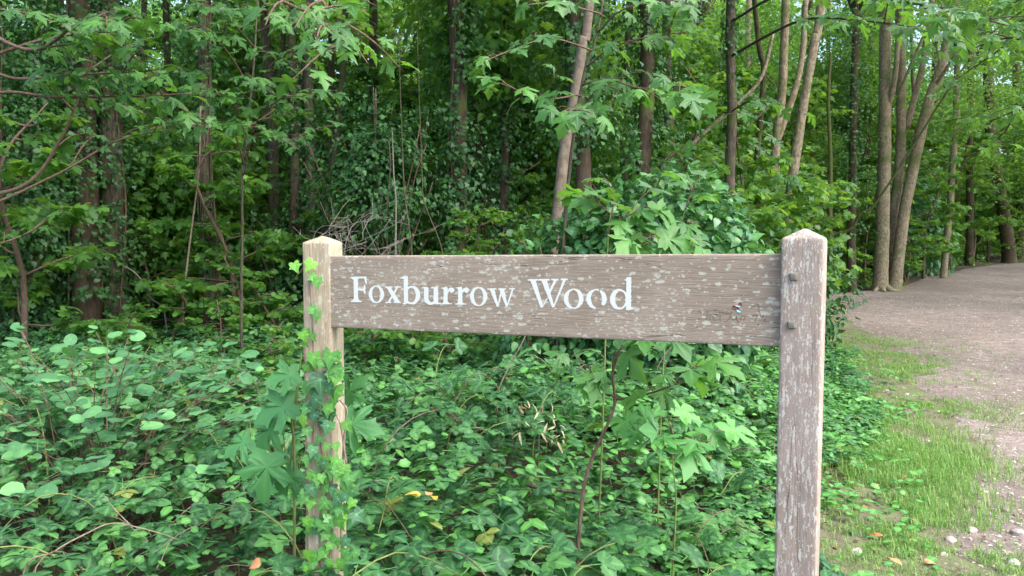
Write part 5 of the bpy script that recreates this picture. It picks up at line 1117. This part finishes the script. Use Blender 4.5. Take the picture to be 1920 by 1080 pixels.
cane('leaning_pole', 'pale dead pole slanting behind the straight bare trunk', [(1230, 340, 11.2), (1300, 268, 11.2), (1370, 205, 11.2), (1425, 150, 11.2), (1450, 60, 11.2)], 0.035, 0.025, M_BARK_PALE, 'pole')
# mossy fallen log glimpsed under the board
lp = [ground_pt(690, 668), ground_pt(790, 660), ground_pt(880, 664)]
lg = thing('fallen_log', 'dark mossy fallen log lying in shade below the board', 'log', lp[0]); v, t, _ = tube(np.array(lp) + [0, 0, 0.22], 0.2, 0.15, 12, 20, 0.05, 0.1); part('bark', lg, v, t, M_BARK_MOSS)

def fallen(name, label, me, lst, cat, group=None):
    for i, (x, y, d_, s_) in enumerate(lst):
        q = P(x, y, d_) if d_ else ground_pt(x, y) + np.array([0, 0, 0.035])
        o = link(name, me[i % len(me)]); a = i * 1.7; o.location = q; o.scale = (s_,) * 3; o.rotation_euler = (0.45 + 0.2 * math.sin(i), 0.25 * math.cos(i * 2), a)
        o['label'] = label; o['category'] = cat
        if group: o['group'] = group
ROUNDM = lambda m_: variants((ROUND[0] * [0.75, 1, 1], ROUND[1], ROUND[2]), m_, 6, 0.8, 5)
fallen('dead_leaf', 'curled orange dead leaf lying in the verge grass', ROUNDM(M_DRY), [(1718, 991, 0, .055), (1655, 1016, 0, .065), (1665, 1062, 0, .065), (1735, 1068, 0, .05), (1700, 912, 0, .04), (1650, 920, 0, .045)], 'leaf', 'dead leaves on the verge')
fallen('yellow_leaf', 'yellowed leaf caught in the brambles beside the ivy-wrapped post', ROUNDM(M_YELLOW), [(780, 930, 2.62, .045), (787, 924, 2.62, .04), (812, 931, 2.62, .035)], 'leaf', 'yellow leaves in the brambles')
fallen('brown_leaf', 'small brown leaf dropped on the bramble carpet', ROUNDM(M_DRY), [(803, 928, 2.62, .04), (792, 710, 5.6, .05), (995, 698, 5.6, .05), (970, 764, 4.4, .05), (480, 1065, 2.3, .035)], 'leaf', 'brown leaves on the brambles')
# tuft of dry straw-coloured leaves
c_ = P(1010, 800, 3.7); dt = thing('dry_tuft', 'tuft of withered straw-coloured leaves amid the green brambles', 'dead plant', (c_[0], c_[1], float(terr(c_[0], c_[1]))))
rng = np.random.default_rng(66); n = 42
bb = np.array([P(rng.uniform(960, 1060), rng.uniform(755, 830), 3.55 + rng.normal() * 0.1) for _ in range(n)]); tp = rng.normal(size=(n, 3)) + [0, 0, -0.2]
v, t, r, e = scatter(leaflet(5, 0.10, 0, 0.3, 0.5), bb, tp, rng.normal(size=(n, 3)) + [0, -0.6, 0.5], rng.uniform(0.025, 0.06, n), rng.random(n)); part('withered_leaves', dt, v, t, M_STRAW, r, e, kind='stuff')
v, t, _ = tube([rootpos(dt), c_ + [0, 0, -0.1], c_ + [0.02, 0, 0.1]], 0.004, 0.002, 5, 8); part('stem', dt, v, t, M_VINE)

# ------------------------------------------------------------------ grass, gravel, litter
rng = np.random.default_rng(91)
GP = [(1575, 655, .75, .06), (1570, 700, .55, .08), (1620, 680, .4, .04), (1735, 770, .42, .06), (1690, 762, .35, .05), (1655, 850, .42, .15), (1610, 880, .38, .17), (1700, 860, .25, .10), (1600, 960, .25, .09), (1690, 950, .3, .09), (1740, 1030, .30, .07), (1800, 1065, .2, .06), (1680, 1040, .22, .06), (1860, 1050, .12, .05), (1745, 690, .25, .04), (1560, 800, .4, .12), (1600, 740, .3, .05)]
gc = np.array([list(ground_pt(q[0], q[1])[:2]) + [q[2], q[3]] for q in GP])
n = 115000
pk = rng.choice(len(gc), n, p=gc[:, 2] ** 2 * 1.0 / (gc[:, 2] ** 2).sum()); g4 = gc[pk]
x = g4[:, 0] + rng.normal(size=n) * g4[:, 2] * 0.95; y = g4[:, 1] + rng.normal(size=n) * g4[:, 2] * 0.95
gm = fbm(np.c_[x, y], 3.2, 33, 3); tuft = fbm(np.c_[x, y], 14, 34, 2)
k_ = (gm + 0.5 * (tuft - 0.5)) > rng.uniform(0.40, 0.54, n); k_ |= rng.random(n) < 0.05
x, y, tuft, g4 = x[k_], y[k_], tuft[k_], g4[k_]; n = len(x)
hgt = g4[:, 3] * rng.uniform(0.3, 1.2, n) * 0.55 * (0.5 + tuft)
a = rng.random(n) * 6.283; ln = rng.uniform(0.2, 1.3, n) * hgt; wd = rng.uniform(0.0009, 0.0020, n)
b0 = np.c_[x, y, terr(x, y) + 0.012]; dr = np.c_[np.cos(a), np.sin(a), 0 * a]; sd_ = np.c_[-np.sin(a), np.cos(a), 0 * a]
m1 = b0 + dr * (ln * 0.3)[:, None] + np.c_[0 * a, 0 * a, hgt * 0.65]; m2 = b0 + dr * ln[:, None] + np.c_[0 * a, 0 * a, hgt * (1 - 0.35 * ln / hgt)]
V = np.stack([b0 - sd_ * wd[:, None], b0 + sd_ * wd[:, None], m1 + sd_ * wd[:, None] * 0.8, m1 - sd_ * wd[:, None] * 0.8, m2], 1).reshape(-1, 3)
tri = np.array([(0, 1, 2), (0, 2, 3), (3, 2, 4)]); TR = (tri[None] + (np.arange(n) * 5)[:, None, None]).reshape(-1, 3)
o = link('grass', mesh_np('grass', V, TR, M_GRASS, np.repeat(rng.random(n), 5), np.zeros(5 * n))); o['kind'] = 'stuff'; o['label'] = 'tufty bright green grass growing along the verge'; o['category'] = 'grass'

def pebbles(name, label, n, yr, fx, size, seed, pw=1.0):
    rng = np.random.default_rng(seed); y = yr[0] + (yr[1] - yr[0]) * rng.random(n) ** pw; x = fx(y, rng)
    oc = np.array([(1, 0, 0), (0.3, 0.9, 0.1), (-0.8, 0.6, 0), (-0.9, -0.5, 0.1), (0.2, -1, 0), (0.1, 0.05, 0.75), (-0.25, 0.1, 0.65), (0, 0, -0.5)])
    tr = np.array([(0, 1, 5), (1, 2, 6), (1, 6, 5), (2, 3, 6), (3, 4, 6), (4, 5, 6), (4, 0, 5)])
    s = size[0] * (size[1] / size[0]) ** (rng.random(n) ** 2.2); a = rng.random(n) * 6.28
    jit = 1 + rng.normal(size=(n, 8, 3)) * 0.18; q = oc[None] * jit * np.stack([s, s * rng.uniform(0.5, 1, n), s * rng.uniform(0.35, 0.8, n)], 1)[:, None]
    c, s_ = np.cos(a)[:, None], np.sin(a)[:, None]
    V = np.stack([q[..., 0] * c - q[..., 1] * s_, q[..., 0] * s_ + q[..., 1] * c, q[..., 2]], -1) + np.c_[x, y, terr(x, y) + 0.010][:, None]
    TR = (tr[None] + (np.arange(n) * 8)[:, None, None]).reshape(-1, 3)
    o = link(name, mesh_np(name, V.reshape(-1, 3), TR, M_STONE, np.repeat(rng.random(n), 8), smooth=False)); o['kind'] = 'stuff'; o['label'] = label; o['category'] = 'gravel'
pebbles('gravel', 'fine pale stones and chips strewn over the path', 20000, (2.5, 16), lambda y, r: edge_x(y) + 0.1 - 0.5 * r.random(len(y)) ** 2 + r.random(len(y)) * np.minimum(0.35 * y + 1.0, 5), (0.004, 0.019), 301, 1.6)
rng = np.random.default_rng(17)
stm = []
for k in range(4):
    import bmesh
    bm = bmesh.new(); bmesh.ops.create_icosphere(bm, subdivisions=2, radius=1)
    for v_ in bm.verts: v_.co *= 0.75 + 0.5 * float(vnoise([tuple(v_.co)], 1.3, 40 + k)[0]); v_.co.z *= 0.55
    me = bpy.data.meshes.new('stone'); bm.to_mesh(me); bm.free(); me.materials.append(M_STONE); stm.append(me)
for i, (x, y, s_) in enumerate([(1688, 911, .022), (1783, 1018, .032), (1798, 912, .017), (1822, 1000, .03), (1908, 1005, .036), (1760, 775, .018), (1880, 960, .026), (1845, 1040, .028), (1672, 700, .02), (1700, 742, .02), (1605, 1040, .03), (1865, 890, .02), (1810, 850, .017), (1900, 1060, .03), (1662, 735, .024), (1870, 840, .016), (1740, 830, .016), (1722, 868, .014), (1895, 930, .02), (1835, 955, .02), (1770, 1045, .02)]):
    q = ground_pt(x, y); o = link('stone', stm[i % 4]); o.location = (q[0], q[1], float(terr(q[0], q[1])) + 0.008 + s_ * 0.2); o.scale = (s_, s_ * 0.8, s_); o.rotation_euler = (0, 0, i * 1.3)
    o['label'] = 'pale rounded stone lying loose on the path and its verge'; o['category'] = 'stone'; o['group'] = 'loose stones on the path'
n = 5200; y = 2.4 + 6.5 * rng.random(n) ** 1.2; x = edge_x(y) - 0.05 - rng.random(n) ** 0.7 * 1.15
k_ = fbm(np.c_[x, y], 2.6, 120, 3) + 0.25 * (edge_x(y) - x) > rng.uniform(0.42, 0.75, n); x, y = x[k_], y[k_]; n = len(x); a = rng.random(n) * 6.28
v, t, r, e = scatter(leaflet(4, 0.34, 0.0), np.c_[x, y, terr(x, y) + 0.02 + 0.09 * rng.random(n) ** 2], np.c_[np.cos(a), np.sin(a), rng.uniform(-0.1, 0.4, n)], np.array([0, -0.1, 1.0]) + rng.normal(size=(n, 3)) * 0.35, rng.uniform(0.025, 0.065, n), rng.random(n))
o = link('verge_weeds', mesh_np('verge_weeds', v, t, M_HERB, r, e)); o['kind'] = 'stuff'; o['label'] = 'low broad-leaved weeds bedded into the verge beside the lichened post'; o['category'] = 'weeds'
# leaf litter on path edge and woodland floor
n = 8000; y = 2 + 20 * rng.random(n) ** 1.2; x = np.where(rng.random(n) < 0.12, edge_x(y) - 0.3 + rng.normal(size=n) * 0.6, edge_x(y) - 0.4 - rng.random(n) * (0.6 * y + 3))
p = np.c_[x, y, terr(x, y) + 0.022]; a = rng.random(n) * 6.28
v, t, r, e = scatter(SMALL, p, np.c_[np.cos(a), np.sin(a), 0 * a], np.array([0, 0, 1.0]) + rng.normal(size=(n, 3)) * 0.25, rng.uniform(0.018, 0.05, n), rng.random(n))
o = link('leaf_litter', mesh_np('leaf_litter', v, t, M_LITTER, r, e)); o['kind'] = 'stuff'; o['label'] = 'brown dead leaves littering the soil and the path edge'; o['category'] = 'leaf litter'
n = 12000; y = 3 + 15 * rng.random(n) ** 1.5; x = edge_x(y) - 0.25 + rng.random(n) * np.minimum(0.4 * y + 1.0, 6)
p = np.c_[x, y, terr(x, y) + 0.013]; a = rng.random(n) * 6.28
v, t, r, e = scatter((SMALL[0] * [0.5, 1, 0.5], SMALL[1], SMALL[2]), p, np.c_[np.cos(a), np.sin(a), 0 * a], np.array([0, 0, 1.0]) + rng.normal(size=(n, 3)) * 0.2, rng.uniform(0.008, 0.034, n) , rng.random(n) ** 1.5)
o = link('bark_chips', mesh_np('bark_chips', v, t, leaf_mat('bark_chip', (0.07, 0.05, 0.04), (0.17, 0.13, 0.11), (0.42, 0.36, 0.31), (0.2, 0.15, 0.1), 0.05, 0.6, 0.02, 0), r, e)); o['kind'] = 'stuff'; o['label'] = 'small bark chips and dead leaf scraps trodden into the path'; o['category'] = 'litter'
print('objects', len(SC.objects), 'tris', sum(len(m_.polygons) for m_ in bpy.data.meshes))
